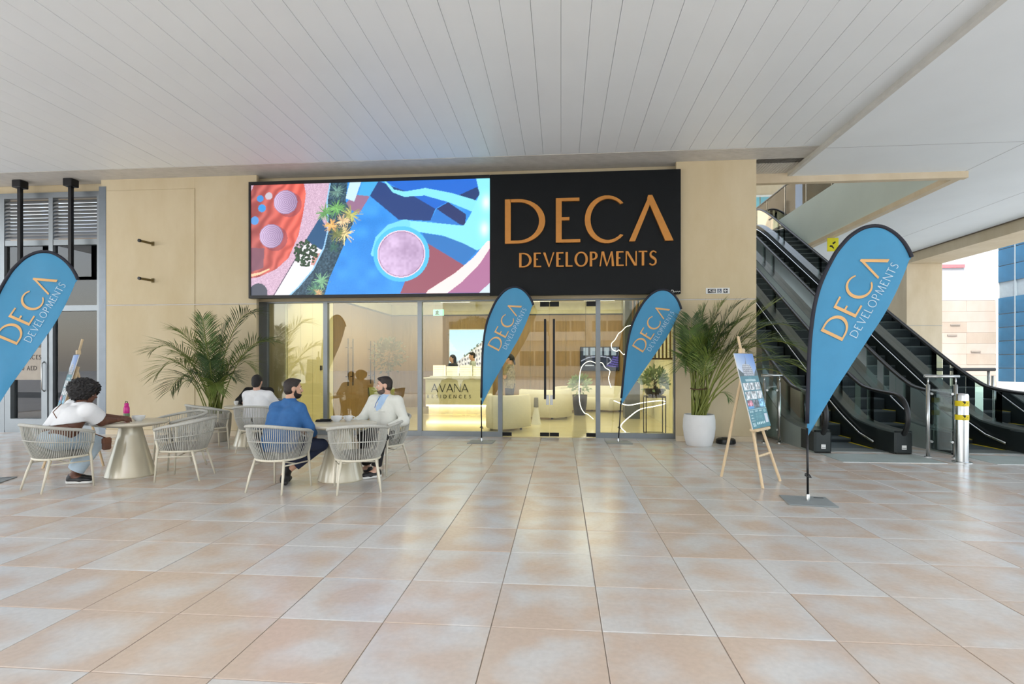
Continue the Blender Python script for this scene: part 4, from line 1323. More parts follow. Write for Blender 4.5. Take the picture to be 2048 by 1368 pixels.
# ================================================================== TABLES
M_PEARL = mat('pearl_lacquer', rgb(206, 196, 170), 0.22, 0.15, var=0.04, scale=3, coat=0.4)
M_TOP = mat('table_top_lacquer', rgb(210, 202, 182), 0.25, 0.0, var=0.05, scale=4)
def make_table():
    root = empty('pedestal_table')
    MB().lathe([(0.295, 0.0), (0.30, 0.012), (0.292, 0.035), (0.255, 0.17), (0.20, 0.37), (0.155, 0.54), (0.135, 0.63), (0.14, 0.655)], 48).build('pedestal', M_PEARL, root, auto=40)
    MB().lathe([(0.20, 0.655), (0.30, 0.668), (0.42, 0.690), (0.447, 0.702), (0.452, 0.715), (0.446, 0.727), (0.43, 0.732), (0.0, 0.732)], 64, cap=False).build('table_top', M_TOP, root, auto=40)
    return root
t0 = make_table()
TG = 'pedestal cafe tables'
tag(t0, 'round pedestal table at the left with a pink bottle on it', 'table', TG); t0.location = (-5.79, 7.0, 0)
copy_tree(t0, None, (-2.85, 7.0, 0), 0, 'round pedestal table between the two men in jackets')
copy_tree(t0, None, (-5.72, 9.78, 0), 0, 'round pedestal table at the rear beside the bushy palm')
ZT = 0.732
M_CHINA = mat('white_china', rgb(232, 232, 230), 0.2, var=0.01)
M_COFFEE = mat('coffee', rgb(70, 46, 30), 0.2)
def cup(loc, r, h, label, nm='bowl_cup', handle=True, cat='cup'):
    c = empty(nm, loc, 0, label, cat)
    MB().lathe([(r*0.5, 0), (r*0.55, 0.006), (r*0.92, h*0.45), (r, h), (r*0.94, h), (r*0.86, h*0.5), (r*0.4, 0.012)], 28).build('body', M_CHINA, c, auto=50)
    MB().lathe([(0.001, h*0.72), (r*0.88, h*0.72)], 24, cap=False).build('coffee', M_COFFEE, c)
    if handle:
        MB().tube([(r*0.92, 0, h*0.85), (r*1.35, 0, h*0.85), (r*1.4, 0, h*0.55), (r*1.2, 0, h*0.35), (r*0.85, 0, h*0.35)], 0.006, 6).build('handle', M_CHINA, c, smooth=True)
cup((-2.985, 7.16, ZT), 0.075, 0.075, 'larger white cup in front on the middle table')
cup((-2.86, 7.25, ZT), 0.065, 0.07, 'white cup just behind another on the middle table')
cup((-5.70, 7.03, ZT), 0.08, 0.07, 'wide grey-white bowl on the left table', 'bowl', False, 'bowl')
cup((-6.06, 9.88, ZT), 0.042, 0.075, 'small white cup on the rear table', 'small_cup', False)
bt = empty('water_bottle', (-6.05, 7.24, ZT), 0, 'pink and green water bottle on the left table', 'bottle')
MB().lathe([(0.036, 0), (0.038, 0.01), (0.038, 0.075), (0.036, 0.08)], 24).build('green_base', mat('bottle_green', rgb(112, 140, 96), 0.3, trans=0.2), bt, auto=40)
MB().lathe([(0.036, 0.08), (0.038, 0.09), (0.038, 0.15), (0.03, 0.175), (0.022, 0.185)], 24).build('pink_body', mat('bottle_pink', rgb(226, 40, 150), 0.25, trans=0.2), bt, auto=40)
MB().lathe([(0.026, 0.185), (0.027, 0.215), (0.018, 0.222)], 20).build('cap', mat('bottle_cap', rgb(206, 30, 140), 0.35), bt, auto=40)
MB().tube([(0.012, 0, 0.22), (0.016, 0, 0.24), (-0.012, 0, 0.245), (-0.02, 0, 0.225)], 0.005, 6).build('carry_loop', M_BLACK, bt, smooth=True)
# phones and a black tray on the middle table
ph = empty('wallet', (-3.16, 7.16, ZT), R(12), 'flat black wallet lying on the middle table', 'wallet')
MB().cbox(-0.10, -0.055, 0, 0.10, 0.055, 0.016, 0.004).build('cover', M_RUBBER, ph)
MB().cbox(-0.095, -0.05, 0.017, 0.095, 0.05, 0.026, 0.003).build('flap', M_BLACK, ph)
ph = empty('phone', (-3.13, 7.17, ZT + 0.0265), R(-8), 'black phone lying on the wallet', 'phone')
MB().cbox(-0.075, -0.036, 0, 0.075, 0.036, 0.009, 0.003).build('case', M_BLACK, ph)
B(-0.068, -0.031, 0.0091, 0.068, 0.031, 0.0096).build('screen', mat('phone_screen', rgb(40, 40, 46), 0.1), ph)

# ================================================================== PALMS
M_LEAFS = [mat('palm_leaf_a', rgb(78, 104, 42), 0.5, var=0.25, scale=8), mat('palm_leaf_b', rgb(108, 126, 52), 0.5, var=0.25, scale=8), mat('palm_leaf_c', rgb(60, 84, 42), 0.5, var=0.2, scale=8)]
M_STEM = mat('palm_stem', rgb(120, 128, 58), 0.5, var=0.2, scale=10)
def frond(root, p0, p1, p2, leaf=0.32, n=26, mi=0, start=0.32):
    """An arching pinnate frond along a quadratic curve, rachis and two rows of leaflets."""
    p0, p1, p2 = Vector(p0), Vector(p1), Vector(p2)
    f = lambda t: p0*(1 - t)**2 + p1*2*t*(1 - t) + p2*t*t
    pts = [f(i/14) for i in range(15)]
    mb = MB()
    mb.tube(pts, [0.011*(1 - 0.85*i/14) + 0.002 for i in range(15)], 5, mi=1)
    for i in range(n):
        t = start + (1 - start)*(i + 0.5)/n
        c = f(t); d = (f(min(1, t + 0.02)) - f(t - 0.02)).normalized()
        side = d.cross(Vector((0, 0, 1)))
        if side.length < 0.05: side = Vector((1, 0, 0))
        side.normalize()
        nrm = side.cross(d).normalized()
        L_ = leaf*(0.55 + 0.9*math.sin(math.pi*min(1, (t - start)/(1 - start)*0.80 + 0.16)))*random.uniform(0.85, 1.12)
        for sgn in (-1, 1):
            dirn = (side*sgn*0.86 + d*(0.55 + 0.5*t) + nrm*random.uniform(0.10, 0.34)).normalized()
            w = d.cross(dirn).cross(dirn).normalized() if False else dirn.cross(nrm).normalized()
            ww = 0.0098
            droop = Vector((0, 0, -1))*L_*random.uniform(0.10, 0.28)
            m1 = c + dirn*L_*0.5 + droop*0.2; tip = c + dirn*L_ + droop
            mb.add([c - w*ww*0.4, c + w*ww*0.4, m1 + w*ww, m1 - w*ww, tip, m1 + nrm*0.004], [(0, 1, 2, 5), (0, 5, 3), (5, 2, 4), (3, 5, 4)])
    mb.build('frond', [M_LEAFS[mi % 3], M_STEM], root)
def canes(root, lst, r=0.016):
    for a, b, c in lst:
        MB().tube([a, b, c], [r*1.2, r, r*0.7], 7).build('cane', M_STEM, root, smooth=True)

pl = empty('potted_palm', (-6.72, 10.22, 0), 0, 'bushy areca palm behind the rear armchairs, left of the screen', 'palm', 'potted palms by the shop')
MB().lathe([(0.24, 0), (0.27, 0.05), (0.30, 0.3), (0.31, 0.52), (0.295, 0.55), (0.27, 0.55), (0.26, 0.48), (0.0, 0.48)], 32, cap=False).build('pot', mat('stone_pot', rgb(196, 190, 178), 0.7, bump=0.3, bscale=30), pl, auto=40)
MB().lathe([(0.001, 0.50), (0.26, 0.485)], 20, cap=False).build('soil', mat('soil', rgb(66, 52, 40), 0.95, bump=0.6), pl)
random.seed(11)
FL = [((-1.23, -0.1, 1.75), (-0.55, 0, 2.25)), ((-1.05, -0.2, 1.28), (-0.55, -0.1, 2.05)), ((-0.98, 0.1, 0.98), (-0.5, 0, 1.75)), ((-0.31, 0.1, 2.42), (-0.2, 0.1, 1.9)), ((-0.77, -0.05, 2.15), (-0.3, 0, 2.1)),
      ((0.82, 0.0, 2.46), (0.30, 0.1, 2.70)), ((1.18, -0.05, 1.92), (0.55, 0, 2.12)), ((0.72, 0.1, 1.42), (0.35, 0, 1.95)), ((0.2, 0.15, 2.30), (0.05, 0, 1.9)), ((-0.10, -0.2, 2.36), (-0.1, -0.1, 1.8)),
      ((-0.65, -0.3, 1.70), (-0.3, -0.2, 1.8)), ((0.60, -0.25, 1.20), (0.25, -0.2, 1.55)), ((-0.45, -0.35, 1.05), (-0.25, -0.3, 1.5)), ((0.30, -0.35, 1.0), (0.2, -0.3, 1.45)), ((-0.2, -0.35, 1.2), (-0.1, -0.3, 1.6)),
      ((0.45, 0.3, 1.8), (0.2, 0.2, 1.9)), ((-0.40, 0.3, 1.9), (-0.2, 0.2, 1.9)), ((0.12, -0.3, 1.55), (0.05, -0.25, 1.7)), ((0.05, 0.2, 2.0), (0, 0.1, 1.8)), ((-0.75, 0.2, 1.55), (-0.4, 0.1, 1.9)),
      ((0.35, 0.1, 1.3), (0.2, 0.05, 1.6)), ((-0.15, 0.25, 1.45), (-0.1, 0.2, 1.6)), ((-0.32, -0.1, 1.4), (-0.15, 0, 1.7))]
for k, (tip, mid) in enumerate(FL):
    b = (random.uniform(-0.12, 0.12), random.uniform(-0.1, 0.1), 0.48)
    ll = 0.40 if k < 10 else 0.30
    frond(pl, b, mid, tip, leaf=ll, n=25, mi=k, start=0.34 if k < 10 else 0.28)
canes(pl, [((random.uniform(-.13, .13), random.uniform(-.1, .1), 0.45), (random.uniform(-.16, .16), random.uniform(-.1, .1), 0.9), (random.uniform(-.22, .22), random.uniform(-.12, .12), 1.35)) for _ in range(9)])

pr = empty('potted_palm', (2.54, 10.50, 0), 0, 'areca palm in a white pot, arching towards the escalators', 'palm', 'potted palms by the shop')
MB().lathe([(0.215, 0), (0.235, 0.02), (0.275, 0.18), (0.295, 0.34), (0.29, 0.48), (0.275, 0.565), (0.262, 0.575), (0.25, 0.56), (0.255, 0.5), (0.0, 0.5)], 14, cap=False).build('pot', mat('white_pot', rgb(222, 222, 220), 0.55, var=0.03, bump=0.5, bscale=12), pr, auto=60)
MB().lathe([(0.001, 0.52), (0.25, 0.505)], 20, cap=False).build('soil', MATS['soil'], pr)
random.seed(23)
FR = [((-0.22, 0.0, 1.75), (-0.25, 0, 1.95)), ((-0.12, 0.05, 2.35), (-0.15, 0, 1.9)), ((0.10, 0.0, 2.52), (-0.05, 0, 2.1)), ((0.42, 0.0, 2.60), (0.1, 0, 2.25)), ((0.66, -0.1, 2.58), (0.2, -0.1, 2.2)),
      ((0.98, -0.05, 2.62), (0.35, 0, 2.15)), ((1.30, -0.25, 2.62), (0.55, -0.1, 2.20)), ((1.52, -0.35, 2.15), (0.75, -0.2, 2.55)), ((1.72, -0.45, 1.70), (0.85, -0.2, 2.45)), ((1.80, -0.45, 1.28), (0.95, -0.3, 2.15)),
      ((1.55, -0.45, 1.10), (0.95, -0.25, 1.95)), ((-0.30, -0.15, 1.50), (-0.2, -0.1, 1.85)), ((0.05, -0.25, 1.9), (-0.1, -0.15, 1.8)), ((0.35, -0.25, 2.0), (0.1, -0.15, 1.9)), ((0.70, -0.2, 1.75), (0.3, -0.1, 2.0)),
      ((1.10, -0.30, 1.75), (0.5, -0.2, 2.1)), ((0.55, 0.1, 2.2), (0.2, 0, 2.0)), ((0.20, 0.1, 2.15), (0, 0, 1.9)), ((-0.10, 0.1, 1.95), (-0.12, 0, 1.8)), ((1.35, -0.4, 1.45), (0.7, -0.25, 2.05)), ((0.45, -0.3, 0.85), (0.35, -0.2, 1.25)), ((0.85, 0.0, 2.35), (0.3, 0, 2.1)), ((0.30, -0.1, 2.35), (0, 0, 2.0)), ((1.20, -0.2, 2.2), (0.5, -0.1, 2.3)), ((1.45, -0.3, 1.85), (0.7, -0.2, 2.35)), ((0.9, -0.3, 1.95), (0.4, -0.2, 2.15)), ((-0.2, -0.1, 2.1), (-0.15, 0, 1.9)), ((0.15, -0.3, 1.65), (0.0, -0.2, 1.7))]
for k, (tip, mid) in enumerate(FR):
    b = (random.uniform(-0.12, 0.1), random.uniform(-0.08, 0.08), 0.5)
    frond(pr, b, mid, tip, leaf=0.38 if k != 20 else 0.14, n=26 if k != 20 else 10, mi=k + 1, start=0.40 if k != 20 else 0.6)
canes(pr, [((random.uniform(-.13, .12), random.uniform(-.1, .1), 0.48), (random.uniform(-.15, .15), random.uniform(-.1, .1), 0.95), (random.uniform(-.16, .3), random.uniform(-.12, .1), 1.45)) for _ in range(13)])
MB().tube([(0.15*math.cos(w/8*2*math.pi), 0.12*math.sin(w/8*2*math.pi), 1.04 + 0.01*math.sin(w*2)) for w in range(8)], 0.012, 6, closed=True).build('tie_cord', mat('tie_cord', rgb(84, 62, 40), 0.8), pr, smooth=True)

# ================================================================== EASELS
M_PINE = mat('pine_wood', rgb(222, 196, 156), 0.55, var=0.12, scale=5, stretch=(8, 8, 0.8))
def poster_art(U, V):
    n = noise2(U*60, V*100, 1.0, 7); n2 = noise2(U*9, V*14, 1.0, 8); n3 = noise2(U*120, V*200, 1.0, 9)
    C = np.zeros(U.shape + (3,)) + col(28, 118, 132) + ((n2 - .5)*0.08)[..., None]
    def put(m, c, k=1.0):
        a = (m.astype(float)*k)[..., None]; C[:] = C*(1 - a) + np.asarray(c)*a
    sky = V > 0.69
    t = np.clip((V - 0.69)/0.31, 0, 1)
    g = np.clip(0.55*t + 0.65*(U - 0.35), 0, 1)[..., None]
    C[sky] = (col(214, 222, 236)*(1 - g) + col(62, 116, 200)*g)[sky]
    put(inpoly(U, V, [(0, .69), (0, .80), (.12, .76), (.28, .72), (.3, .69)]) | inpoly(U, V, [(.78, .69), (.85, .74), (1, .80), (1, .69)]), col(46, 66, 64))
    tow = inpoly(U, V, [(.24, .69), (.22, .80), (.30, .855), (.44, .86), (.66, .845), (.74, .81), (.80, .70), (.78, .69)])
    fl = ((V*230).astype(int) % 3 == 0)
    C[tow] = (np.where(fl[..., None], col(92, 98, 112), col(196, 196, 200)) + ((n - .5)*0.3)[..., None])[tow]
    put(inpoly(U, V, [(.42, .855), (.50, .855), (.52, .90), (.535, .97), (.52, .97), (.49, .90)]), col(120, 132, 156))
    # title strip
    put((V > 0.618) & (V < 0.648) & (U > .24) & (U < .80) & (np.sin(U*150 + np.floor(V*100)) > -0.55), col(226, 236, 236), 0.85)
    put((V > 0.658) & (V < 0.668) & (U > .42) & (U < .62) & (n > 0.4), col(200, 224, 226), 0.7)
    # picture grid
    for r_ in range(3):
        for c_ in range(3):
            x0 = 0.05 + c_*0.315; y0 = 0.50 - r_*0.118
            m = (U > x0) & (U < x0 + 0.285) & (V > y0) & (V < y0 + 0.105)
            base = col(186, 188, 188) if r_ < 2 else (col(176, 90, 110), col(76, 82, 92), col(120, 184, 220))[c_]
            blk = noise2(U*22 + c_*7, V*34 + r_*5, 1.0, 20 + r_*3 + c_)
            C[m] = (base + ((blk - 0.5)*0.75)[..., None])[m]
    put((U > .05) & (U < .335) & (V > .262) & (V < .29), col(60, 150, 214))
    put((V > 0.245) & (V < 0.250), col(200, 224, 226))
    # text blocks, drawn as fine lines
    for x0, x1, y0, y1 in ((.05, .24, .21, .235), (.32, .50, .215, .235), (.56, .72, .215, .235), (.06, .2, .165, .18), (.06, .2, .13, .145), (.06, .22, .095, .11), (.06, .22, .03, .075)):
        put((U > x0) & (U < x1) & (V > y0) & (V < y1) & (n3 > 0.42), col(214, 232, 234), 0.8)
    put((U > .30) & (U < .66) & (V > .10) & (V < .20) & (np.sin(V*520) > 0.2) & (n3 > .4), col(120, 180, 188), 0.7)
    for k in range(5):
        put((np.hypot((U - .32 - k*.095)/.034, (V - .062)/.018) < 1), col(196, 224, 226))
    put((np.hypot((U - .86)/.075, (V - .215)/.022) < 1), col(150, 196, 200), 0.7)
    put((U > .79) & (U < .95) & (V > .055) & (V < .175), col(206, 212, 222))
    return C
def make_easel(loc, rz, label, nm='easel'):
    root = empty(nm, loc, rz, label, 'easel', 'pine easels')
    for sx in (-1, 1):
        MB().tube([(sx*0.30, 0, 0), (sx*0.14, 0.19, 0.74), (sx*0.05, 0.37, 1.46)], 0.018, 6).build('leg', M_PINE, root)
    MB().tube([(0.05, 0.66, 0), (0.0, 0.36, 1.40)], 0.018, 6).build('rear_leg', M_PINE, root)
    MB().tube([(-0.22, 0.10, 0.36), (0.22, 0.10, 0.36)], 0.016, 6).build('cross_bar', M_PINE, root)
    MB().tube([(0, 0.16, 0.70), (0, 0.42, 1.86)], 0.017, 6).build('mast', M_PINE, root)
    MB().cbox(-0.22, 0.09, 0.665, 0.22, 0.19, 0.70, 0.006).build('tray', M_PINE, root)
    MB().cbox(-0.05, 0.345, 1.635, 0.05, 0.40, 1.70, 0.008).build('top_clamp', M_PINE, root)
    tilt = math.atan2(0.23, 0.92)
    pa = empty('poster_board', loc, rz, label.replace('wooden easel', 'poster board on the wooden easel').replace('holding', 'showing'), 'poster', 'poster boards on easels')
    Mt = Matrix.Translation((-0.30, 0.115, 0.702)) @ Matrix.Rotation(-tilt, 4, 'X')
    picture('print', poster_art, 0.60, 0.96, 120, 190, attr_mat('poster_print', 0.35), pa, Mt @ Matrix.Translation((0, -0.0008, 0)))
    o = MB().cbox(0, 0, 0, 0.60, 0.012, 0.96, 0.002).build('board', M_WHITE, pa); o.matrix_local = Mt
make_easel((2.61, 7.145, 0), R(51), 'wooden easel beside the white palm pot, holding a tall property poster')
make_easel((-7.20, 7.15, 0), R(-41), 'wooden easel seen edge-on behind the person with curly hair')
# ================================================================== PEOPLE
# Each figure is grown as one smooth surface from a signed distance field laid along its joints.
def V3(p): return np.array(p, float)
def cone(a, b, r0, r1, cut=None, neg=False, flat=None):
    return dict(t='c', a=V3(a), b=V3(b), r0=r0, r1=r1, cut=cut, neg=neg, lo=np.minimum(V3(a) - max(r0, r1), V3(b) - max(r0, r1)), hi=np.maximum(V3(a) + max(r0, r1), V3(b) + max(r0, r1)))
def ell(c, r, fr=None, cut=None, neg=False, nz=0.0):
    m = max(r)
    return dict(t='e', c=V3(c), r=V3(r), fr=np.eye(3) if fr is None else fr, cut=cut, neg=neg, nz=nz, lo=V3(c) - m - nz, hi=V3(c) + m + nz)
def sdf_mesh(name, prims, vox, k, m, parent):
    pos = [p for p in prims if not p['neg']]
    lo = np.min([p['lo'] for p in pos], 0) - 3*vox - k; hi = np.max([p['hi'] for p in pos], 0) + 3*vox + k
    n = np.ceil((hi - lo)/vox).astype(int) + 1
    D = np.full(n, 1.0, np.float32)
    ax = [lo[i] + vox*np.arange(n[i]) for i in range(3)]
    for p in prims:
        i0 = np.clip(np.floor((p['lo'] - lo - k - 2*vox)/vox).astype(int), 0, n - 1)
        i1 = np.clip(np.ceil((p['hi'] - lo + k + 2*vox)/vox).astype(int) + 1, 1, n)
        if np.any(i1 <= i0): continue
        sl = tuple(slice(a, b) for a, b in zip(i0, i1))
        X, Y, Z = np.meshgrid(*[ax[i][sl[i]] for i in range(3)], indexing='ij')
        if p['t'] == 'c':
            ab = p['b'] - p['a']; L2 = max(ab @ ab, 1e-9)
            wx, wy, wz = X - p['a'][0], Y - p['a'][1], Z - p['a'][2]
            t = np.clip((wx*ab[0] + wy*ab[1] + wz*ab[2])/L2, 0, 1)
            d = np.sqrt((wx - t*ab[0])**2 + (wy - t*ab[1])**2 + (wz - t*ab[2])**2) - (p['r0'] + (p['r1'] - p['r0'])*t)
        else:
            wx, wy, wz = X - p['c'][0], Y - p['c'][1], Z - p['c'][2]
            F = p['fr']
            q = [(wx*F[i][0] + wy*F[i][1] + wz*F[i][2]) for i in range(3)]
            k0 = np.sqrt(sum((q[i]/p['r'][i])**2 for i in range(3)))
            k1 = np.sqrt(sum((q[i]/p['r'][i]**2)**2 for i in range(3))) + 1e-9
            d = k0*(k0 - 1)/k1
            if p['nz'] > 0:
                d = d + p['nz']*(np.sin(X*95 + 1.3*np.sin(Y*60))*np.sin(Y*88 + 2*np.sin(Z*50))*np.sin(Z*92 + np.sin(X*70)))
        if p['cut'] is not None:
            for (pt, nn) in p['cut']:
                d = np.maximum(d, (X - pt[0])*nn[0] + (Y - pt[1])*nn[1] + (Z - pt[2])*nn[2])
        A = D[sl]
        if p['neg']:
            D[sl] = np.maximum(A, -d)
        else:
            h = np.clip(0.5 + 0.5*(A - d)/k, 0, 1)
            D[sl] = A*(1 - h) + d*h - k*h*(1 - h)
    # naive surface nets
    S = D < 0
    c = [S[i:n[0] - 1 + i, j:n[1] - 1 + j, l:n[2] - 1 + l] for i in (0, 1) for j in (0, 1) for l in (0, 1)]
    sm = sum(x.astype(np.int8) for x in c)
    act = (sm > 0) & (sm < 8)
    ids = np.argwhere(act)
    lut = np.full(act.shape, -1, np.int64); lut[act] = np.arange(len(ids))
    acc = np.zeros((len(ids), 3)); cnt = np.zeros(len(ids))
    corners = [(i, j, l) for i in (0, 1) for j in (0, 1) for l in (0, 1)]
    I, J, L_ = ids.T
    for a in range(8):
        for b in range(a + 1, 8):
            ca_, cb_ = corners[a], corners[b]
            if sum(abs(x - y) for x, y in zip(ca_, cb_)) != 1: continue
            da = D[I + ca_[0], J + ca_[1], L_ + ca_[2]]; db = D[I + cb_[0], J + cb_[1], L_ + cb_[2]]
            mm = (da < 0) != (db < 0)
            t = np.where(mm, da/np.where(mm, da - db, 1), 0)
            for q in range(3):
                acc[:, q] += np.where(mm, ca_[q] + t*(cb_[q] - ca_[q]), 0)
            cnt += mm
    vs = lo + vox*(ids + acc/cnt[:, None])
    quads = []
    for axn in range(3):
        u, v = [q for q in range(3) if q != axn]
        s0 = [slice(None)]*3; s1 = [slice(None)]*3
        s0[axn] = slice(0, -1); s1[axn] = slice(1, None)
        e = np.argwhere(S[tuple(s0)] != S[tuple(s1)])
        ok = (e[:, u] > 0) & (e[:, v] > 0) & (e[:, u] < n[u] - 1) & (e[:, v] < n[v] - 1)
        e = e[ok]
        def at(du, dv):
            x = e.copy(); x[:, u] -= du; x[:, v] -= dv
            return lut[x[:, 0], x[:, 1], x[:, 2]]
        q = np.stack([at(0, 0), at(1, 0), at(1, 1), at(0, 1)], 1)
        flip = S[tuple(s0)][tuple(e.T)]
        if axn == 1: flip = ~flip
        q[~flip] = q[~flip][:, ::-1]
        quads.append(q)
    q = np.concatenate(quads); q = q[(q >= 0).all(1)]
    me = mesh_np(name, vs, q)
    return link(name, me, m, parent, True)

def nrm(v): v = V3(v); return v/np.linalg.norm(v)
def head_frame(face, up=(0, 0, 1)):
    f = nrm(face); u = V3(up); r = nrm(np.cross(f, u)); u = np.cross(r, f)
    return np.array([r, f, u])          # local x = right, y = forward, z = up
def hp(c, F, x, y, z): return V3(c) + F[0]*x + F[1]*y + F[2]*z
def hand(w, d, palm, side, curl=0.5):
    """Palm and five separate fingers: w wrist, d finger direction, palm = direction the palm faces, side = +-1 thumb side."""
    d = nrm(d); palm = nrm(V3(palm) - d*np.dot(V3(palm), d)); s = np.cross(d, palm)*side
    P_ = []
    w = V3(w)
    for o, l in ((-0.028, 0.078), (-0.009, 0.086), (0.010, 0.082), (0.028, 0.070)):
        kn = w + d*l + s*o
        P_.append(cone(w + d*0.012 + s*o*0.55, kn, 0.017, 0.0125))
        fl_ = {-0.028: 0.07, -0.009: 0.08, 0.010: 0.075, 0.028: 0.06}[o]
        k1 = kn + (d*math.cos(curl*0.6) + palm*math.sin(curl*0.6))*fl_*0.48
        k2 = k1 + (d*math.cos(curl*1.5) + palm*math.sin(curl*1.5))*fl_*0.52
        P_.append(cone(kn, k1, 0.0098, 0.009)); P_.append(cone(k1, k2, 0.009, 0.0075))
    t0 = w + d*0.022 - s*0.024
    t1 = t0 + nrm(d*0.75 - s*0.75 + palm*0.3)*0.042
    t2 = t1 + nrm(d*0.95 - s*0.25 + palm*0.35)*0.036
    P_ += [cone(t0, t1, 0.0145, 0.0115), cone(t1, t2, 0.011, 0.009)]
    return P_

def person(loc, label, J, st, vox=0.0075):
    root = empty('person', loc, 0, label, 'person')
    F = head_frame(J['face'], J.get('up', (0, 0, 1)))
    hc = V3(J['head']); hs = st.get('hs', 1.0)
    g = st.get('girth', 1.0)
    chest, hip, neck = V3(J['chest']), V3(J['hip']), V3(J['neck'])
    SL, SR = V3(J['shL']), V3(J['shR'])
    lat = nrm(SR - SL)
    latH = nrm(V3(J.get('lath', lat)))
    hw = st.get('hipw', 0.085)
    HL, HR = hip - latH*hw, hip + latH*hw
    def torso(o):
        c = []
        for s in (-1, 1):
            c.append(cone(hip + latH*s*hw*0.9, chest + lat*s*0.085*g, 0.118*g + o, 0.112*g + o))
            c.append(cone(chest + lat*s*0.085*g, (SL if s < 0 else SR)*0.55 + neck*0.45 - np.array([0, 0, 0.045]), 0.105*g + o, 0.058 + o))
        for S_ in (SL, SR):
            c.append(cone(neck - np.array([0, 0, 0.055]), S_, 0.066 + o, 0.056 + o))
        return c
    def arm(side, o, f0=0.0, f1=2.0, pr=True):
        sh, el_, wr = V3(J['sh' + side]), V3(J['el' + side]), V3(J['wr' + side])
        ag = st.get('armg', 1.0)
        out = []
        if f1 <= 1.0:
            e = sh + (el_ - sh)*f1
            out.append(cone(sh, e + (e - sh)*0.15, 0.062*ag + o, 0.056*ag + o*1.3, cut=[(e, nrm(el_ - sh))]))
        else:
            out.append(cone(sh, el_, 0.060*ag + o, 0.046*ag + o))
            e = el_ + (wr - el_)*(f1 - 1)
            if f1 >= 2.0: out.append(cone(el_, wr, 0.045*ag + o, 0.028 + o*0.6))
            else: out.append(cone(el_, e + (e - el_)*0.1, 0.046*ag + o, 0.036 + o, cut=[(e, nrm(wr - el_))]))
        return out
    def leg(side, o, f1=2.0):
        h = HL if side == 'L' else HR
        kn, an = V3(J['kn' + side]), V3(J['an' + side])
        lg = st.get('legg', 1.0)
        out = [cone(h, kn, 0.098*lg + o, 0.064*lg + o)]
        e = kn + (an - kn)*(f1 - 1)
        if f1 >= 2: out.append(cone(kn, an, 0.060*lg + o, 0.042 + o))
        else: out.append(cone(kn, e + (e - kn)*0.1, 0.062*lg + o, (0.046 + st.get('hem', 0.012)) + o, cut=[(e, nrm(an - kn))]))
        return out
    # ---- head
    s_ = hs
    H_ = [ell(hp(hc, F, 0, -0.012*s_, 0.03*s_), (0.076*s_, 0.096*s_, 0.088*s_), F),
          ell(hp(hc, F, 0, 0.022*s_, -0.035*s_), (0.060*s_, 0.068*s_, 0.082*s_), F),
          ell(hp(hc, F, 0, 0.048*s_, -0.088*s_), (0.034*s_, 0.032*s_, 0.026*s_), F),
          cone(hp(hc, F, 0, 0.080*s_, 0.012*s_), hp(hc, F, 0, 0.107*s_, -0.026*s_), 0.010*s_, 0.014*s_),
          cone(hp(hc, F, -0.036*s_, 0.072*s_, 0.024*s_), hp(hc, F, 0.036*s_, 0.072*s_, 0.024*s_), 0.014*s_, 0.014*s_),
          cone(hp(hc, F, -0.018*s_, 0.083*s_, -0.058*s_), hp(hc, F, 0.018*s_, 0.083*s_, -0.058*s_), 0.0095*s_, 0.0095*s_)]
    for s in (-1, 1):
        H_.append(ell(hp(hc, F, s*0.076*s_, -0.008*s_, -0.008*s_), (0.012*s_, 0.022*s_, 0.033*s_), F))
        H_.append(ell(hp(hc, F, s*0.030*s_, 0.079*s_, 0.004*s_), (0.014*s_, 0.012*s_, 0.010*s_), F, neg=True))
    body = H_[:-0] if False else [h for h in H_ if not h['neg']]
    body.append(cone(neck - np.array([0, 0, 0.03]), hp(hc, F, 0, -0.025, -0.07), 0.060*st.get('neckg', 1), 0.054*st.get('neckg', 1)))
    body += torso(-0.008)
    for s in 'LR':
        body += arm(s, -0.004) + leg(s, -0.004)
        an, to = V3(J['an' + s]), V3(J['to' + s])
        body.append(cone(an - np.array([0, 0, 0.03]), to, 0.036, 0.026))
        if 'hd' + s in J:
            dd, pp, cu = J['hd' + s]
            body += hand(J['wr' + s], dd, pp, 1 if s == 'L' else -1, cu)
    body += [h for h in H_ if h['neg']]
    sdf_mesh('body', body, vox, 0.020, st['skin'], root)
    # ---- eyes and brows
    if st.get('eyes', True):
        for s in (-1, 1):
            e = hp(hc, F, s*0.030*s_, 0.074*s_, 0.003*s_)
            eo = MB().sphere(tuple(e), 0.0125*s_, 10, 8).build('eye', mat('eye_white', rgb(226, 222, 216), 0.2), root, smooth=True)
            pz = hp(hc, F, s*0.030*s_, 0.082*s_, 0.003*s_)
            MB().sphere(tuple(pz), 0.0062*s_, 8, 6).build('iris', mat('iris_dark', rgb(50, 34, 24), 0.1), eo, smooth=True)
            MB().tube([tuple(hp(hc, F, s*0.014*s_, 0.088*s_, 0.026*s_)), tuple(hp(hc, F, s*0.032*s_, 0.087*s_, 0.032*s_)), tuple(hp(hc, F, s*0.050*s_, 0.074*s_, 0.026*s_))], 0.0042*s_, 6).build('eyebrow', st['hairm'], root, smooth=True)
    # ---- hair
    if st['hair'] == 'short':
        hr = [ell(hp(hc, F, 0, -0.020*s_, 0.040*s_), (0.082*s_, 0.098*s_, 0.092*s_), F, cut=[(hp(hc, F, 0, 0.062*s_, 0.062*s_), nrm(F[1]*0.75 - F[2]*0.62))]),
              ell(hp(hc, F, 0, -0.045*s_, -0.015*s_), (0.074*s_, 0.066*s_, 0.070*s_), F, cut=[(hp(hc, F, 0, -0.02*s_, 0), F[1])]),
              ell(hp(hc, F, 0, 0.03*s_, 0.098*s_), (0.060*s_, 0.060*s_, 0.026*s_), F)]
        hv = 0.006
    elif st['hair'] == 'afro':
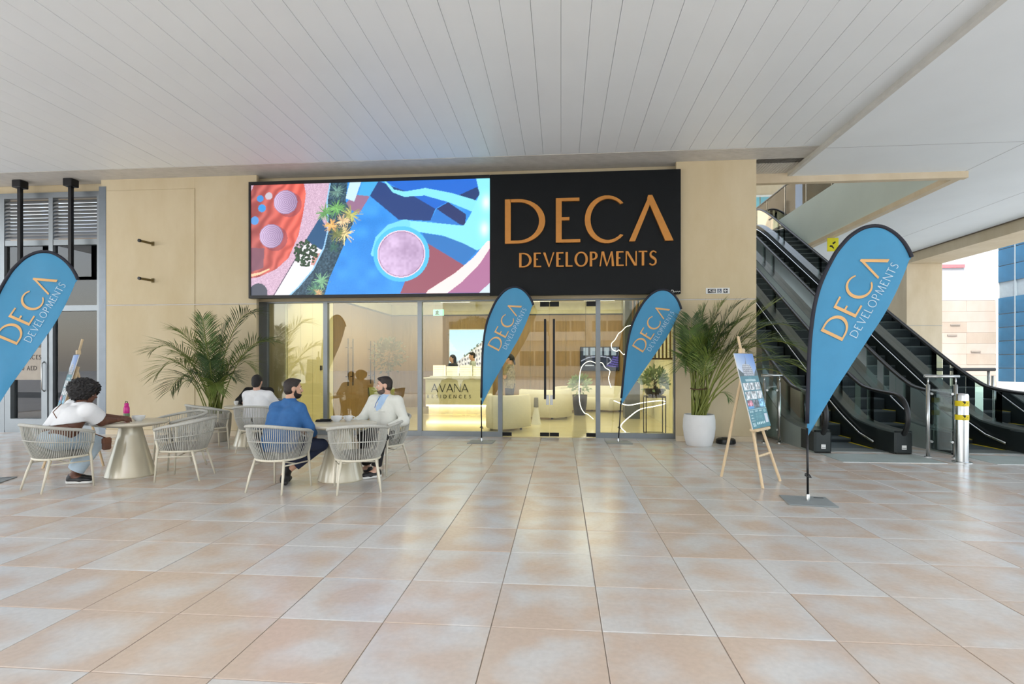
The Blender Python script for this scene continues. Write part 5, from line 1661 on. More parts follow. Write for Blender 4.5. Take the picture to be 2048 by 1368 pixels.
        hr = [ell(hp(hc, F, 0, -0.045, 0.05), (0.165, 0.172, 0.140), F, nz=0.018), ell(hp(hc, F, 0, -0.085, -0.015), (0.115, 0.105, 0.10), F, nz=0.016),
              ell(hp(hc, F, 0.02, 0.04, 0.10), (0.11, 0.085, 0.072), F, nz=0.016),
              ell(hp(hc, F, 0, 0.115, -0.045), (0.083, 0.105, 0.105), F, neg=True)]
        hv = 0.007
    elif st['hair'] == 'bun':
        hr = [ell(hp(hc, F, 0, -0.018*s_, 0.035*s_), (0.085*s_, 0.104*s_, 0.097*s_), F, cut=[(hp(hc, F, 0, 0.060*s_, 0.05*s_), nrm(F[1]*0.8 - F[2]*0.55))]),
              ell(hp(hc, F, 0, -0.055*s_, -0.03*s_), (0.072*s_, 0.06*s_, 0.075*s_), F),
              ell(hp(hc, F, 0.005, -0.105*s_, -0.06*s_), (0.030*s_, 0.026*s_, 0.040*s_), F)]
        hv = 0.007
    else:   # long
        hr = [ell(hp(hc, F, 0, -0.018*s_, 0.035*s_), (0.086*s_, 0.104*s_, 0.097*s_), F, cut=[(hp(hc, F, 0, 0.060*s_, 0.05*s_), nrm(F[1]*0.8 - F[2]*0.5))]),
              cone(hp(hc, F, 0, -0.06*s_, 0.0), hp(hc, F, 0, -0.10, -st.get('hairlen', 0.28)), 0.082, 0.055)]
        for s in (-1, 1):
            hr.append(cone(hp(hc, F, s*0.074, -0.02, 0.02), hp(hc, F, s*0.08, -0.03, -0.22), 0.024, 0.022))
        if st['hair'] == 'ponytail': hr = hr[:1] + [cone(hp(hc, F, 0, -0.10, 0.03), hp(hc, F, 0, -0.15, -0.14), 0.040, 0.022)]
        hv = 0.009
    sdf_mesh('hair', hr, hv, 0.015, st['hairm'], root)
    if st.get('beard'):
        bd = [ell(hp(hc, F, 0, 0.030*s_, -0.066*s_), (0.063*s_, 0.074*s_, 0.058*s_), F, cut=[(hp(hc, F, 0, 0.0, -0.045*s_), nrm(F[2]*1.0 + F[1]*0.25)), (hp(hc, F, 0, -0.005*s_, 0), nrm(-F[1]))]),
              cone(hp(hc, F, -0.022*s_, 0.089*s_, -0.047*s_), hp(hc, F, 0.022*s_, 0.089*s_, -0.047*s_), 0.0075*s_, 0.0075*s_),
              ell(hp(hc, F, 0, 0.052*s_, -0.096*s_), (0.036*s_, 0.036*s_, 0.028*s_), F)]
        for s in (-1, 1):
            bd.append(cone(hp(hc, F, s*0.066*s_, 0.010*s_, 0.0), hp(hc, F, s*0.056*s_, 0.022*s_, -0.06*s_), 0.011*s_, 0.014*s_))
        sdf_mesh('beard', bd, 0.0055, 0.010, st['beard'], root)
    # ---- clothes
    tp = torso(st.get('toff', 0.012))
    if st.get('crop'):
        pt, nn = st['crop']
        for p in tp: p['cut'] = [(V3(pt), nrm(nn))]
    for s in 'LR': tp += arm(s, st.get('soff', 0.010), f1=st['sleeve'])
    if st.get('collar'):
        tp.append(cone(neck - np.array([0, 0, 0.04]), neck + np.array([0, 0, 0.06]), 0.080, 0.066, cut=[(neck + np.array([0, 0, 0.035]), (0, 0, 1))]))
    if st.get('vneck'):
        fw = nrm(np.cross(np.array([0, 0, 1.0]), lat))*1.0
        if np.dot(fw, F[1]) < -0.2: fw = -fw
        fw = nrm(V3(J['front']))
        a = neck + fw*0.07 + np.array([0, 0, 0.03]); b = chest + fw*0.155 + np.array([0, 0, 0.02])
        tp.append(cone(a, b, 0.088, 0.05, neg=True))
    else:
        tp.append(cone(neck + np.array([0, 0, 0.02]), hc, 0.062, 0.07, neg=True))
    sdf_mesh(st['topname'], tp, 0.0095, 0.028, st['top'], root)
    if st.get('inner') is not None:
        ip = torso(0.005)
        ip.append(cone(neck - np.array([0, 0, 0.03]), neck + np.array([0, 0, 0.045]), 0.072, 0.066, cut=[(neck + np.array([0, 0, 0.04]), (0, 0, 1))]))
        ip.append(cone(neck + np.array([0, 0, 0.04]), hc, 0.055, 0.06, neg=True))
        sdf_mesh('shirt', ip, 0.0095, 0.025, st['inner'], root)
    lp = [ell(hip, (0.15*st.get('hipg', 1), 0.13*st.get('hipg', 1), 0.12), head_frame(np.cross((0, 0, 1.0), latH)))]
    for s in 'LR': lp += leg(s, 0.010, f1=st.get('pants', 1.92))
    sdf_mesh(st.get('pantname', 'trousers'), lp, 0.0095, 0.03, st['pant'], root)
    # ---- shoes
    for s in 'LR':
        an, to = V3(J['an' + s]), V3(J['to' + s])
        d = nrm(to - an*np.array([1, 1, 0]) - np.array([0, 0, to[2]])) if not st.get('dangle' + s) else nrm(to - an)
        heel = an*np.array([1, 1, 0]) + np.array([0, 0, 0.045]) - d*0.035 if not st.get('dangle' + s) else an - d*0.02
        tt = V3(to)
        sp = [cone(heel, heel*0.4 + tt*0.6, 0.040, 0.042), cone(heel*0.4 + tt*0.6, tt, 0.042, 0.032), cone(heel + np.array([0, 0, 0.025]), an, 0.040, 0.040)]
        if not st.get('dangle' + s):
            for p in sp: p['cut'] = [(np.array([0, 0, 0.012]), (0, 0, -1)), (np.array([0, 0, an[2] - 0.005]), (0, 0, 1))]
        so = sdf_mesh('shoe', sp, 0.008, 0.02, st['shoe'], root)
        if st.get('sole') is not None and not st.get('dangle' + s):
            q = [cone(heel*[1, 1, 0] + [0, 0, 0.02], tt*[1, 1, 0] + [0, 0, 0.02], 0.047, 0.040, cut=[(np.array([0, 0, 0.034]), (0, 0, 1)), (np.array([0, 0, 0.002]), (0, 0, -1))])]
            sdf_mesh('sole', q, 0.008, 0.005, st['sole'], so)
    return root

SK1 = mat('skin_deep', rgb(104, 66, 48), 0.5, var=0.06, scale=12)
SK2 = mat('skin_tan', rgb(206, 160, 132), 0.5, var=0.05, scale=12)
SK3 = mat('skin_fair', rgb(214, 170, 146), 0.5, var=0.05, scale=12)
HB = mat('hair_black', rgb(22, 18, 17), 0.6, var=0.3, scale=60, bump=0.6, bscale=120)
HBR = mat('hair_dark_brown', rgb(40, 30, 25), 0.55, var=0.3, scale=60, bump=0.4, bscale=150)
BRD = mat('beard_dark', rgb(34, 26, 22), 0.8, var=0.3, scale=90, bump=0.5, bscale=200)
BRDG = mat('beard_greying', rgb(98, 84, 76), 0.8, var=0.4, scale=70, bump=0.5, bscale=200)
C_WHT = mat('white_cotton', rgb(232, 232, 232), 0.85, var=0.02, scale=12, bump=0.35, bscale=14)
C_BLUE = mat('blue_jacket', rgb(48, 98, 152), 0.8, var=0.08, scale=20, bump=0.25, bscale=18)
C_NAVY = mat('navy_trousers', rgb(34, 42, 66), 0.85, var=0.08, scale=20, bump=0.2, bscale=18)
C_CREAM = mat('cream_jacket', rgb(222, 222, 212), 0.85, var=0.03, scale=14, bump=0.3, bscale=16)
C_LTBL = mat('pale_blue_shirt', rgb(178, 204, 232), 0.8, var=0.03)
C_BLK = mat('black_cloth', rgb(28, 26, 27), 0.85, var=0.1, scale=20, bump=0.2, bscale=18)
C_DENIM = mat('pale_denim', rgb(190, 208, 220), 0.85, var=0.10, scale=12, bump=0.3, bscale=25)
S_BLK = mat('black_shoe', rgb(26, 25, 25), 0.5)
S_SOLE = mat('white_sole', rgb(222, 220, 214), 0.6)

# woman with curly hair leaning on the left table
w1 = person((-6.08, 6.20, 0), 'person with curly black hair and white crop top leaning on the left table',
       dict(hip=(-0.06, 0.04, 0.58), chest=(0.02, 0.16, 0.84), neck=(0.06, 0.26, 1.01), head=(0.085, 0.33, 1.125), face=(0.86, 0.42, -0.22), up=(0.15, 0.05, 1),
            shL=(-0.10, 0.34, 0.96), shR=(0.28, 0.14, 0.92), lath=(0.8, -0.45, 0), elL=(0.06, 0.58, 0.80), elR=(0.31, 0.30, 0.775), wrL=(0.26, 0.66, 0.79), wrR=(0.33, 0.53, 0.772),
            hdL=((0.9, 0.2, 0.0), (0.3, 0, -1), 0.7), hdR=((0.75, 0.6, 0.05), (0.1, 0.1, -1), 0.9),
            knL=(-0.02, 0.46, 0.50), knR=(0.17, 0.38, 0.50), anL=(-0.10, 0.34, 0.11), anR=(-0.02, 0.24, 0.11), toL=(0.09, 0.38, 0.045), toR=(0.17, 0.27, 0.045)),
       dict(skin=SK1, hairm=HB, hair='afro', girth=1.22, armg=1.35, legg=1.28, hipw=0.13, hipg=1.4, top=C_WHT, topname='crop_top', sleeve=0.72, toff=0.02, soff=0.022,
            crop=((0.0, 0.05, 0.765), (0.12, 0.05, -1)), pant=C_DENIM, pantname='jeans', pants=1.88, hem=0.03, shoe=S_BLK, sole=S_SOLE))
# fringed brown bag strap and bag at her hip, pearl earring
MB().tube([(0.04, 0.02, 1.02), (-0.02, -0.035, 0.92), (0.05, -0.045, 0.83), (0.19, -0.03, 0.75), (0.29, 0.07, 0.70), (0.345, 0.18, 0.63), (0.38, 0.30, 0.565)], 0.006, 6).build('bag_strap', mat('brown_leather', rgb(104, 64, 42), 0.6), w1, smooth=True)
MB().sphere((0.15, 0.262, 1.09), 0.009, 8, 6).build('earring', S_SOLE, w1, smooth=True)
bg = empty('shoulder_bag', (-5.70, 6.50, 0.42), R(-20), 'small brown leather bag hanging at the hip of the person with curly hair', 'bag')
MB().cbox(-0.025, -0.05, 0.0, 0.025, 0.05, 0.15, 0.015).build('body', mat('brown_bag', rgb(96, 60, 42), 0.6, bump=0.2), bg)
MB().cbox(-0.028, -0.052, 0.07, 0.028, 0.052, 0.154, 0.014).build('flap', MATS['brown_leather'], bg)

# man in the blue jacket
person((-3.37, 6.36, 0), 'bearded man in a blue jacket sitting with his back to us',
       dict(hip=(0.01, 0.0, 0.56), chest=(0.04, 0.10, 0.86), neck=(0.055, 0.17, 1.05), head=(0.075, 0.22, 1.195), face=(0.80, 0.58, -0.03),
            shL=(-0.12, 0.17, 0.955), shR=(0.215, 0.10, 0.955), lath=(1, -0.15, 0), elL=(-0.20, 0.34, 0.76), elR=(0.315, 0.14, 0.735), wrL=(0.02, 0.48, 0.64), wrR=(0.27, 0.36, 0.62),
            hdL=((0.6, 0.4, -0.2), (0, 0, -1), 0.5), hdR=((-0.3, 0.7, -0.3), (0, 0, -1), 0.5),
            knL=(0.02, 0.46, 0.52), knR=(0.33, 0.46, 0.47), anL=(-0.08, 0.30, 0.12), anR=(-0.02, 0.28, 0.17), toL=(-0.10, 0.47, 0.04), toR=(0.01, 0.15, 0.045)),
       dict(skin=SK2, hairm=HBR, hair='short', beard=BRD, top=C_BLUE, topname='jacket', sleeve=1.94, toff=0.020, soff=0.016, pant=C_NAVY, pants=1.80, shoe=S_BLK, sole=None, girth=1.06, collar=True, dangleR=True))
# man in the pale jacket
w3 = person((-2.46, 7.56, 0), 'bearded man in a cream jacket and pale blue shirt facing left',
       dict(hip=(0.0, 0.02, 0.56), chest=(-0.01, 0.02, 0.85), neck=(0.015, 0.02, 1.045), head=(0.0, -0.005, 1.20), face=(-0.93, -0.36, -0.05), front=(-0.45, -0.9, 0),
            shL=(0.205, -0.06, 0.985), shR=(-0.18, 0.085, 0.985), lath=(-1, 0.35, 0), elL=(0.315, -0.10, 0.72), elR=(-0.31, 0.02, 0.745), wrL=(0.12, -0.24, 0.63), wrR=(-0.36, -0.17, 0.70),
            hdL=((-0.7, -0.5, -0.25), (-0.1, 0.2, -1), 0.6), hdR=((-0.25, -0.8, -0.2), (0.2, 0, -1), 0.6),
            knL=(0.09, -0.40, 0.52), knR=(-0.17, -0.36, 0.52), anL=(0.02, -0.42, 0.11), anR=(-0.16, -0.24, 0.11), toL=(-0.10, -0.55, 0.045), toR=(-0.33, -0.31, 0.045)),
       dict(skin=SK3, hairm=HBR, hair='short', beard=BRDG, top=C_CREAM, topname='jacket', sleeve=1.93, toff=0.020, soff=0.018, vneck=True, inner=C_LTBL, pant=C_BLK, pants=1.9, shoe=S_BLK, sole=S_SOLE, collar=True, girth=1.05))
MB().tube([(-0.035, -0.075, 1.055), (-0.075, -0.135, 0.96), (-0.085, -0.155, 0.90)], 0.007, 6, flat=0.5).build('lanyard', mat('blue_lanyard', rgb(40, 96, 170), 0.7), w3, smooth=True)
MB().tube([(-0.08, -0.185, 0.86), (0.06, -0.16, 0.845)], 0.004, 5).build('jacket_fold', C_CREAM, w3, smooth=True)
# two people at the rear table
person((-5.22, 9.10, 0), 'person in a white top with tied black hair, back to us, at the rear table',
       dict(hip=(0.0, 0.0, 0.56), chest=(-0.03, 0.08, 0.84), neck=(-0.045, 0.10, 1.03), head=(-0.06, 0.14, 1.185), face=(-0.1, 1, -0.08),
            shL=(-0.235, 0.13, 0.95), shR=(0.15, 0.13, 0.95), elL=(-0.31, 0.26, 0.76), elR=(0.24, 0.28, 0.76), wrL=(-0.22, 0.42, 0.78), wrR=(0.05, 0.46, 0.78),
            knL=(-0.13, 0.42, 0.51), knR=(0.12, 0.44, 0.51), anL=(-0.13, 0.30, 0.11), anR=(0.12, 0.33, 0.11), toL=(-0.14, 0.49, 0.045), toR=(0.13, 0.52, 0.045)),
       dict(skin=SK3, hairm=HB, hair='bun', top=C_WHT, topname='top', sleeve=1.5, toff=0.024, soff=0.024, pant=C_BLK, shoe=S_BLK, sole=None, eyes=False), vox=0.009)
person((-5.75, 10.38, 0), 'person in black seated behind the one in white at the rear table',
       dict(hip=(-0.02, 0.0, 0.56), chest=(-0.08, -0.04, 0.82), neck=(-0.12, -0.08, 1.03), head=(-0.13, -0.11, 1.16), face=(0.15, -1, -0.15),
            shL=(0.11, -0.08, 0.965), shR=(-0.34, -0.06, 0.965), lath=(-1, 0, 0), elL=(0.22, -0.28, 0.79), elR=(-0.42, -0.22, 0.79), wrL=(0.05, -0.42, 0.765), wrR=(-0.22, -0.40, 0.765),
            hdL=((-0.8, -0.3, 0), (0, 0, -1), 0.5), hdR=((0.8, -0.3, 0), (0, 0, -1), 0.5),
            knL=(0.13, -0.40, 0.51), knR=(-0.15, -0.40, 0.51), anL=(0.13, -0.32, 0.11), anR=(-0.18, -0.32, 0.11), toL=(0.14, -0.50, 0.045), toR=(-0.19, -0.50, 0.045)),
       dict(skin=SK3, hairm=HB, hair='short', top=C_BLK, topname='black_top', sleeve=1.9, toff=0.02, soff=0.02, pant=C_BLK, shoe=S_BLK, sole=None), vox=0.009)

def standing(loc, label, h, face, st, arms='down'):
    f = nrm(face); r = nrm(np.cross(f, (0, 0, 1.0)))
    k = h/1.72
    q = lambda x, y, z: tuple(r*x*k + f*y*k + np.array([0, 0, z*k]))
    J = dict(hip=q(0, 0, 0.93), chest=q(0, 0.01, 1.24), neck=q(0, -0.005, 1.45), head=q(0, 0.02, 1.60), face=face, front=face,
             shL=q(-0.17, 0, 1.39), shR=q(0.17, 0, 1.39), lath=tuple(r), knL=q(-0.09, 0.02, 0.50), knR=q(0.09, 0.02, 0.50), anL=q(-0.09, -0.02, 0.11), anR=q(0.09, -0.02, 0.11),
             toL=q(-0.10, 0.17, 0.045), toR=q(0.10, 0.17, 0.045))
    if arms == 'folded':
        J.update(elL=q(-0.22, 0.08, 1.14), elR=q(0.22, 0.08, 1.14), wrL=q(0.02, 0.22, 1.16), wrR=q(-0.02, 0.21, 1.20), hdL=(tuple(r), tuple(-f), 0.3), hdR=(tuple(-r), tuple(-f), 0.3))
    else:
        J.update(elL=q(-0.22, -0.02, 1.12), elR=q(0.22, -0.02, 1.12), wrL=q(-0.20, 0.16, 0.98), wrR=q(0.20, 0.16, 0.98), hdL=((f*0.8 + r*0.5).tolist(), (0, 0, -1), 0.4), hdR=((f*0.8 - r*0.5).tolist(), (0, 0, -1), 0.4))
    return person(loc, label, J, st, vox=0.011)
C_PRINT = mat('patterned_blouse', rgb(150, 138, 110), 0.8, var=0.5, scale=22)
C_PRINT2 = mat('dark_floral_dress', rgb(40, 44, 42), 0.8, var=0.8, scale=26)
C_GREY = mat('pale_grey_shirt', rgb(186, 198, 192), 0.8, var=0.04)
standing((-1.31, 14.2, 0), 'woman with a ponytail and folded arms standing inside the showroom', 1.76, (-1, 0.15, 0), dict(skin=SK3, hairm=HBR, hair='ponytail', top=C_PRINT, topname='blouse', sleeve=0.8, pant=C_BLK, shoe=S_BLK, sole=None), 'folded')
standing((-3.44, 17.45, 0), 'woman with long dark hair behind the reception desk', 1.80, (-0.75, -0.65, 0), dict(skin=SK3, hairm=HB, hair='long', top=C_PRINT2, topname='dress_top', sleeve=1.4, pant=C_BLK, shoe=S_BLK, sole=None))
standing((-2.80, 17.45, 0), 'man in a pale grey shirt behind the reception desk', 1.88, (-0.9, -0.3, -0.1), dict(skin=SK2, hairm=HB, hair='short', top=C_GREY, topname='shirt', sleeve=1.9, pant=C_NAVY, shoe=S_BLK, sole=None))
# ================================================================== SHOWROOM FURNISHING
M_DESK = mat('pale_desk', rgb(206, 204, 178), 0.4, var=0.03)
dk = empty('reception_desk', (-4.05, 16.3, 0), 0, 'pale reception desk with dark lettering and a glowing foot', 'desk')
MB().cbox(0, 0, 0.28, 1.95, 0.7, 1.06, 0.015).build('front', M_DESK, dk)
MB().cbox(-0.05, -0.05, 1.06, 2.0, 0.75, 1.10, 0.01).build('counter_top', M_WHITE, dk)
MB().box(0.08, 0.10, 0.0, 1.87, 0.66, 0.28).build('plinth', M_WHITE, dk)
MB().box(0.02, 0.02, 0.24, 1.93, 0.08, 0.278).build('light_strip', mat('warm_led', (1, 0.8, 0.5, 1), 0.5, emit=(1, 0.78, 0.42, 1), estr=6.0), dk)
M_DKT = mat('desk_lettering', rgb(36, 38, 34), 0.4)
letters(dk, 'AVANA', (0.18, 0.0, 0.66), (1, 0, 0), (0, 0, 1), (0, -1, 0), 0.25, 1.13, M_DKT, 0.012, gap=0.10, T=0.10, t=0.05)
letters(dk, 'RESIDENCES', (0.06, 0.0, 0.48), (1, 0, 0), (0, 0, 1), (0, -1, 0), 0.10, 1.32, M_DKT, 0.012, gap=0.75, T=0.12, t=0.10, one='lettering')
# architectural model on the counter
mo = empty('scale_model', (-3.95, 16.45, 1.10), 0, 'lit white architectural model on the reception desk', 'model')
MB().cbox(0, 0, 0, 1.7, 0.45, 0.04, 0.008).build('base', M_WHITE, mo)
M_MOD = mat('model_white', rgb(240, 232, 206), 0.5, emit=(1, 0.9, 0.66, 1), estr=0.5)
for i in range(4):
    m_ = MB().box(0.08 + i*0.41, 0.1, 0.04, 0.42 + i*0.41, 0.34, 0.36 - 0.03*(i % 2)).build('block', M_MOD, mo)
    fm = MB()
    for k in range(4):
        fm.box(0.07 + i*0.41, 0.085, 0.09 + k*0.07, 0.43 + i*0.41, 0.1, 0.10 + k*0.07)
    fm.build('balcony_slabs', M_WHITE, m_)
def build_art(U, V):
    n = noise2(U*30, V*30, 1.0, 3)
    C = np.zeros(U.shape + (3,)) + col(226, 238, 248) - (V*0.15)[..., None]*np.array([1.2, .6, .1])
    top = 0.30 + 0.48*np.clip((U - 0.1)/0.8, 0, 1)
    b = (V < top) & (V > 0.05) & (U > 0.08)
    w = ((U*26 + V*4).astype(int) % 2 == 0) & ((V*22 - U*6).astype(int) % 2 == 0)
    C[b] = (np.where(w[..., None], col(120, 118, 124), col(214, 208, 206)) + ((n - .5)*0.25)[..., None])[b]
    g_ = (V < 0.10 + 0.06*n) | ((np.abs(V - top) < 0.03) & (n > 0.55) & (U > .08))
    C[g_] = (col(84, 96, 74) + ((n - .5)*0.3)[..., None])[g_]
    return C
ls = empty('lightbox_picture', (-3.82, 18.80, 0.95), 0, 'bright backlit picture of an apartment building behind the reception desk', 'picture')
MB().cbox(-0.03, 0, -0.03, 1.33, 0.05, 1.75, 0.005).build('frame', M_WHITE, ls)
picture('backlit_print', build_art, 1.30, 1.72, 90, 110, attr_mat('backlit_print', 0.4, 1.0), ls, Matrix.Translation((0, -0.004, 0)))
def tv_art(U, V):
    n = noise2(U*14, V*9, 1.0, 5)
    C = np.zeros(U.shape + (3,)) + col(26, 34, 60) + ((n - .5)*0.15)[..., None]
    m = (V > 0.66) & ((U*16).astype(int) % 3 != 0); C[m] = col(170, 186, 204)
    d, t = near_path(U, V, [(0, .40), (.2, .56), (.5, .62), (.75, .55), (.82, .40), (.7, .25)], 1.7); C[d < .02] = col(200, 206, 236)
    m = inpoly(U, V, [(.62, .12), (1, .12), (1, .62), (.85, .62), (.78, .3)]) & (np.sin(V*60 + U*20) > -0.2); C[m] = col(110, 96, 196)
    m = (V > .18) & (V < .22) & (U > .1) & (U < .35); C[m] = col(220, 224, 236)
    return C
tv = empty('television', (0.67, 18.80, 1.30), 0, 'wide television showing a blue night scene on the oak wall', 'television')
MB().cbox(-0.03, 0, -0.03, 1.28, 0.06, 0.78, 0.006).build('case', M_BLACK, tv)
picture('screen', tv_art, 1.25, 0.75, 70, 42, attr_mat('tv_screen', 0.3, 0.55), tv, Matrix.Translation((0, -0.004, 0)))
# curved white sofas
M_BOUC = mat('white_boucle', rgb(232, 228, 212), 0.9, var=0.04, scale=30, bump=0.5, bscale=60)
def sofa(loc, rz, w, label):
    s = empty('curved_sofa', loc, rz, label, 'sofa', 'curved white sofas')
    def sweep(r0, r1, z0, z1, nm, a0=-62, a1=62):
        mb = MB(); N = 24
        vs = []
        for i in range(N + 1):
            a = R(a0 + (a1 - a0)*i/N)
            for (r_, z) in ((r0, z0), (r0 - 0.02, (z0 + z1)/2), (r0 + 0.03, z1 - 0.02), ((r0 + r1)/2, z1), (r1 - 0.03, z1 - 0.02), (r1 + 0.02, (z0 + z1)/2), (r1, z0)):
                vs.append((r_*math.sin(a)*w, -r_*math.cos(a) + 0.9, z))
        fs = [(i*7 + k, i*7 + (k + 1) % 7, (i + 1)*7 + (k + 1) % 7, (i + 1)*7 + k) for i in range(N) for k in range(7)]
        fs += [tuple(range(6, -1, -1)), tuple(N*7 + k for k in range(7))]
        mb.add(vs, fs).build(nm, M_BOUC, s, smooth=True)
    sweep(0.55, 1.22, 0.06, 0.44, 'seat')
    sweep(1.06, 1.34, 0.06, 0.80, 'backrest', -70, 70)
    for a in (-50, 0, 50):
        MB().tube([(1.1*math.sin(R(a))*w, -1.1*math.cos(R(a)) + 0.9, 0), (1.1*math.sin(R(a))*w, -1.1*math.cos(R(a)) + 0.9, 0.07)], 0.03, 8).build('foot', M_BLACK, s)
    return s
sofa((-1.30, 12.55, 0), R(-10), 0.42, 'curved white sofa behind the left door flag, nearest the glass')
sofa((-0.30, 15.3, 0), R(18), 0.62, 'curved white sofa further inside, seen through the double door')
sofa((1.0, 17.9, 0), R(180), 1.0, 'curved pale sofa against the oak wall below the television')
# side table
stb = empty('side_table', (-0.62, 13.85, 0), 0, 'slim white cone table with a grey top between the sofas', 'table')
MB().lathe([(0.13, 0), (0.12, 0.02), (0.05, 0.42)], 20).build('base', M_WHITE, stb, auto=40)
MB().lathe([(0.06, 0.42), (0.055, 0.62), (0.05, 0.66)], 20).build('top', mat('grey_cone', rgb(128, 126, 124), 0.5), stb, auto=40)
# leafy plants
def leafy(root, c, n, rad, size, m, up=0.6, nm='foliage'):
    mb = MB()
    for _ in range(n):
        d = Vector((random.gauss(0, 1), random.gauss(0, 1), random.gauss(0, 1)*up + 0.3)).normalized()
        p = Vector(c) + d*rad*random.uniform(0.35, 1.0)
        a = (d + Vector((random.uniform(-.6, .6), random.uniform(-.6, .6), random.uniform(-.2, .6)))).normalized()
        b = a.orthogonal().normalized(); s = size*random.uniform(0.7, 1.2)
        cc = a.cross(b)*0.012
        mb.add([p, p + a*s*0.5 + b*s*0.28, p + a*s + cc, p + a*s*0.5 - b*s*0.28], [(0, 1, 2, 3)])
    o = mb.build(nm, m, root); o['kind'] = 'stuff'
M_OLV = mat('olive_leaf', rgb(84, 90, 62), 0.6, var=0.25, scale=10)
M_SUC = mat('pale_green_leaf', rgb(158, 178, 132), 0.5, var=0.2, scale=10)
random.seed(4)
ol = empty('potted_olive', (-4.25, 13.4, 0), 0, 'slender olive tree in a round white pot behind the man in cream', 'plant')
MB().lathe([(0.20, 0), (0.34, 0.16), (0.40, 0.36), (0.36, 0.56), (0.28, 0.66), (0.25, 0.64), (0.3, 0.5), (0.0, 0.5)], 28, cap=False).build('pot', mat('round_white_pot', rgb(214, 212, 204), 0.6, bump=0.3, bscale=20), ol, auto=60)
MB().tube([(0, 0, 0.5), (0.03, 0, 0.9), (-0.02, 0, 1.35), (0.02, 0, 1.8)], [0.03, 0.025, 0.02, 0.01], 7).build('trunk', MATS['bark'], ol, smooth=True)
leafy(ol, (0, 0, 1.72), 420, 0.42, 0.10, M_OLV, 1.1)
ps = empty('plant_stand', (1.98, 12.0, 0), 0, 'tall black wire plant stand inside the right-hand pane', 'stand')
for sx in (-1, 1):
    for sy in (-1, 1):
        MB().tube([(sx*0.20, sy*0.18, 0.0), (sx*0.20, sy*0.18, 0.80)], 0.011, 6).build('leg', M_BLACK, ps)
for z in (0.03, 0.80):
    MB().tube([(-0.20, -0.18, z), (0.20, -0.18, z), (0.20, 0.18, z), (-0.20, 0.18, z)], 0.010, 6, closed=True).build('hoop', M_BLACK, ps)
MB().cbox(-0.21, -0.19, 0.81, 0.21, 0.19, 0.825, 0.004).build('shelf', M_BLACK, ps)
pp = empty('potted_succulent', (1.98, 12.0, 0.826), 0, 'pale green leafy plant in a black bowl on the wire stand', 'plant')
MB().lathe([(0.12, 0), (0.19, 0.05), (0.22, 0.15), (0.20, 0.15), (0.0, 0.12)], 24, cap=False).build('bowl', M_BLACK, pp, auto=50)
leafy(pp, (0, 0, 0.30), 260, 0.27, 0.13, M_SUC, 0.6)
MB().tube([(0, 0, 0.1), (0.02, 0, 0.3)], 0.03, 6).build('stem', MATS['bark'], pp)
pp = empty('potted_succulent', (0.55, 16.4, 0.0), 0, 'pale green plant rising behind the further curved sofa', 'plant')
MB().lathe([(0.16, 0), (0.2, 0.3), (0.22, 0.6), (0.2, 0.6), (0.0, 0.5)], 24, cap=False).build('pot', M_BLACK, pp, auto=50)
leafy(pp, (0, 0, 0.88), 200, 0.30, 0.14, M_SUC, 0.6)
MB().tube([(0, 0, 0.5), (0.02, 0, 0.8)], 0.03, 6).build('stem', MATS['bark'], pp)
# round armchair in green behind the glass, service counter
gc = empty('tub_chair', (-4.75, 14.2, 0), R(150), 'olive green tub chair near the oak doors', 'chair')
M_OLC = mat('olive_fabric', rgb(132, 136, 72), 0.85, bump=0.3, bscale=40)
MB().lathe([(0.30, 0.1), (0.33, 0.2), (0.33, 0.42), (0.28, 0.46), (0.0, 0.46)], 28, cap=False).build('seat', M_OLC, gc, auto=50)
mb = MB(); N = 20; vs = []
for i in range(N + 1):
    a = R(-100 + 200*i/N)
    for r_, z in ((0.34, 0.1), (0.36, 0.5), (0.39, 0.86), (0.35, 0.88), (0.31, 0.5), (0.30, 0.1)):
        vs.append((r_*math.sin(a), -r_*math.cos(a), z))
mb.add(vs, [(i*6 + k, i*6 + (k + 1) % 6, (i + 1)*6 + (k + 1) % 6, (i + 1)*6 + k) for i in range(N) for k in range(6)]).build('backrest', M_OLC, gc, smooth=True)
for a in (45, 135, 225, 315):
    MB().tube([(0.24*math.cos(R(a)), 0.24*math.sin(R(a)), 0), (0.22*math.cos(R(a)), 0.22*math.sin(R(a)), 0.12)], 0.015, 6).build('leg', M_BLACK, gc)
# glowing tubes added to stand in for reflection streaks; wires and foot invented
M_STREAK = mat('streak_glow', (1, 1, 1, 1), 0.5, emit=(1, 0.97, 0.86, 1), estr=3.5)
lr = empty('reflection_streak', (1.35, 14.6, 3.55), 0, 'wavy glowing tube, added for a reflection streak, near the dark pier', 'light')
MB().tube(catmull([(0.46, 0, -1.05), (0.34, 0, -1.08), (0.22, 0, -1.20), (0.14, 0, -1.26), (0.05, 0, -1.42), (-0.04, 0, -1.52), (-0.02, 0.02, -1.66), (0.10, 0.05, -1.72), (0.16, 0.08, -1.68), (0.27, 0.05, -1.80), (0.34, 0, -1.76)], 4), 0.007, 6).build('ribbon', M_STREAK, lr, smooth=True)
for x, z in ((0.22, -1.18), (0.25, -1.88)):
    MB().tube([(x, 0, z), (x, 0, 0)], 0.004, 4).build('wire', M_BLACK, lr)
lr = empty('reflection_streak', (0.55, 13.6, 3.55), 0, 'tall looping glowing tube, added for a reflection streak, behind the right door leaf', 'light')
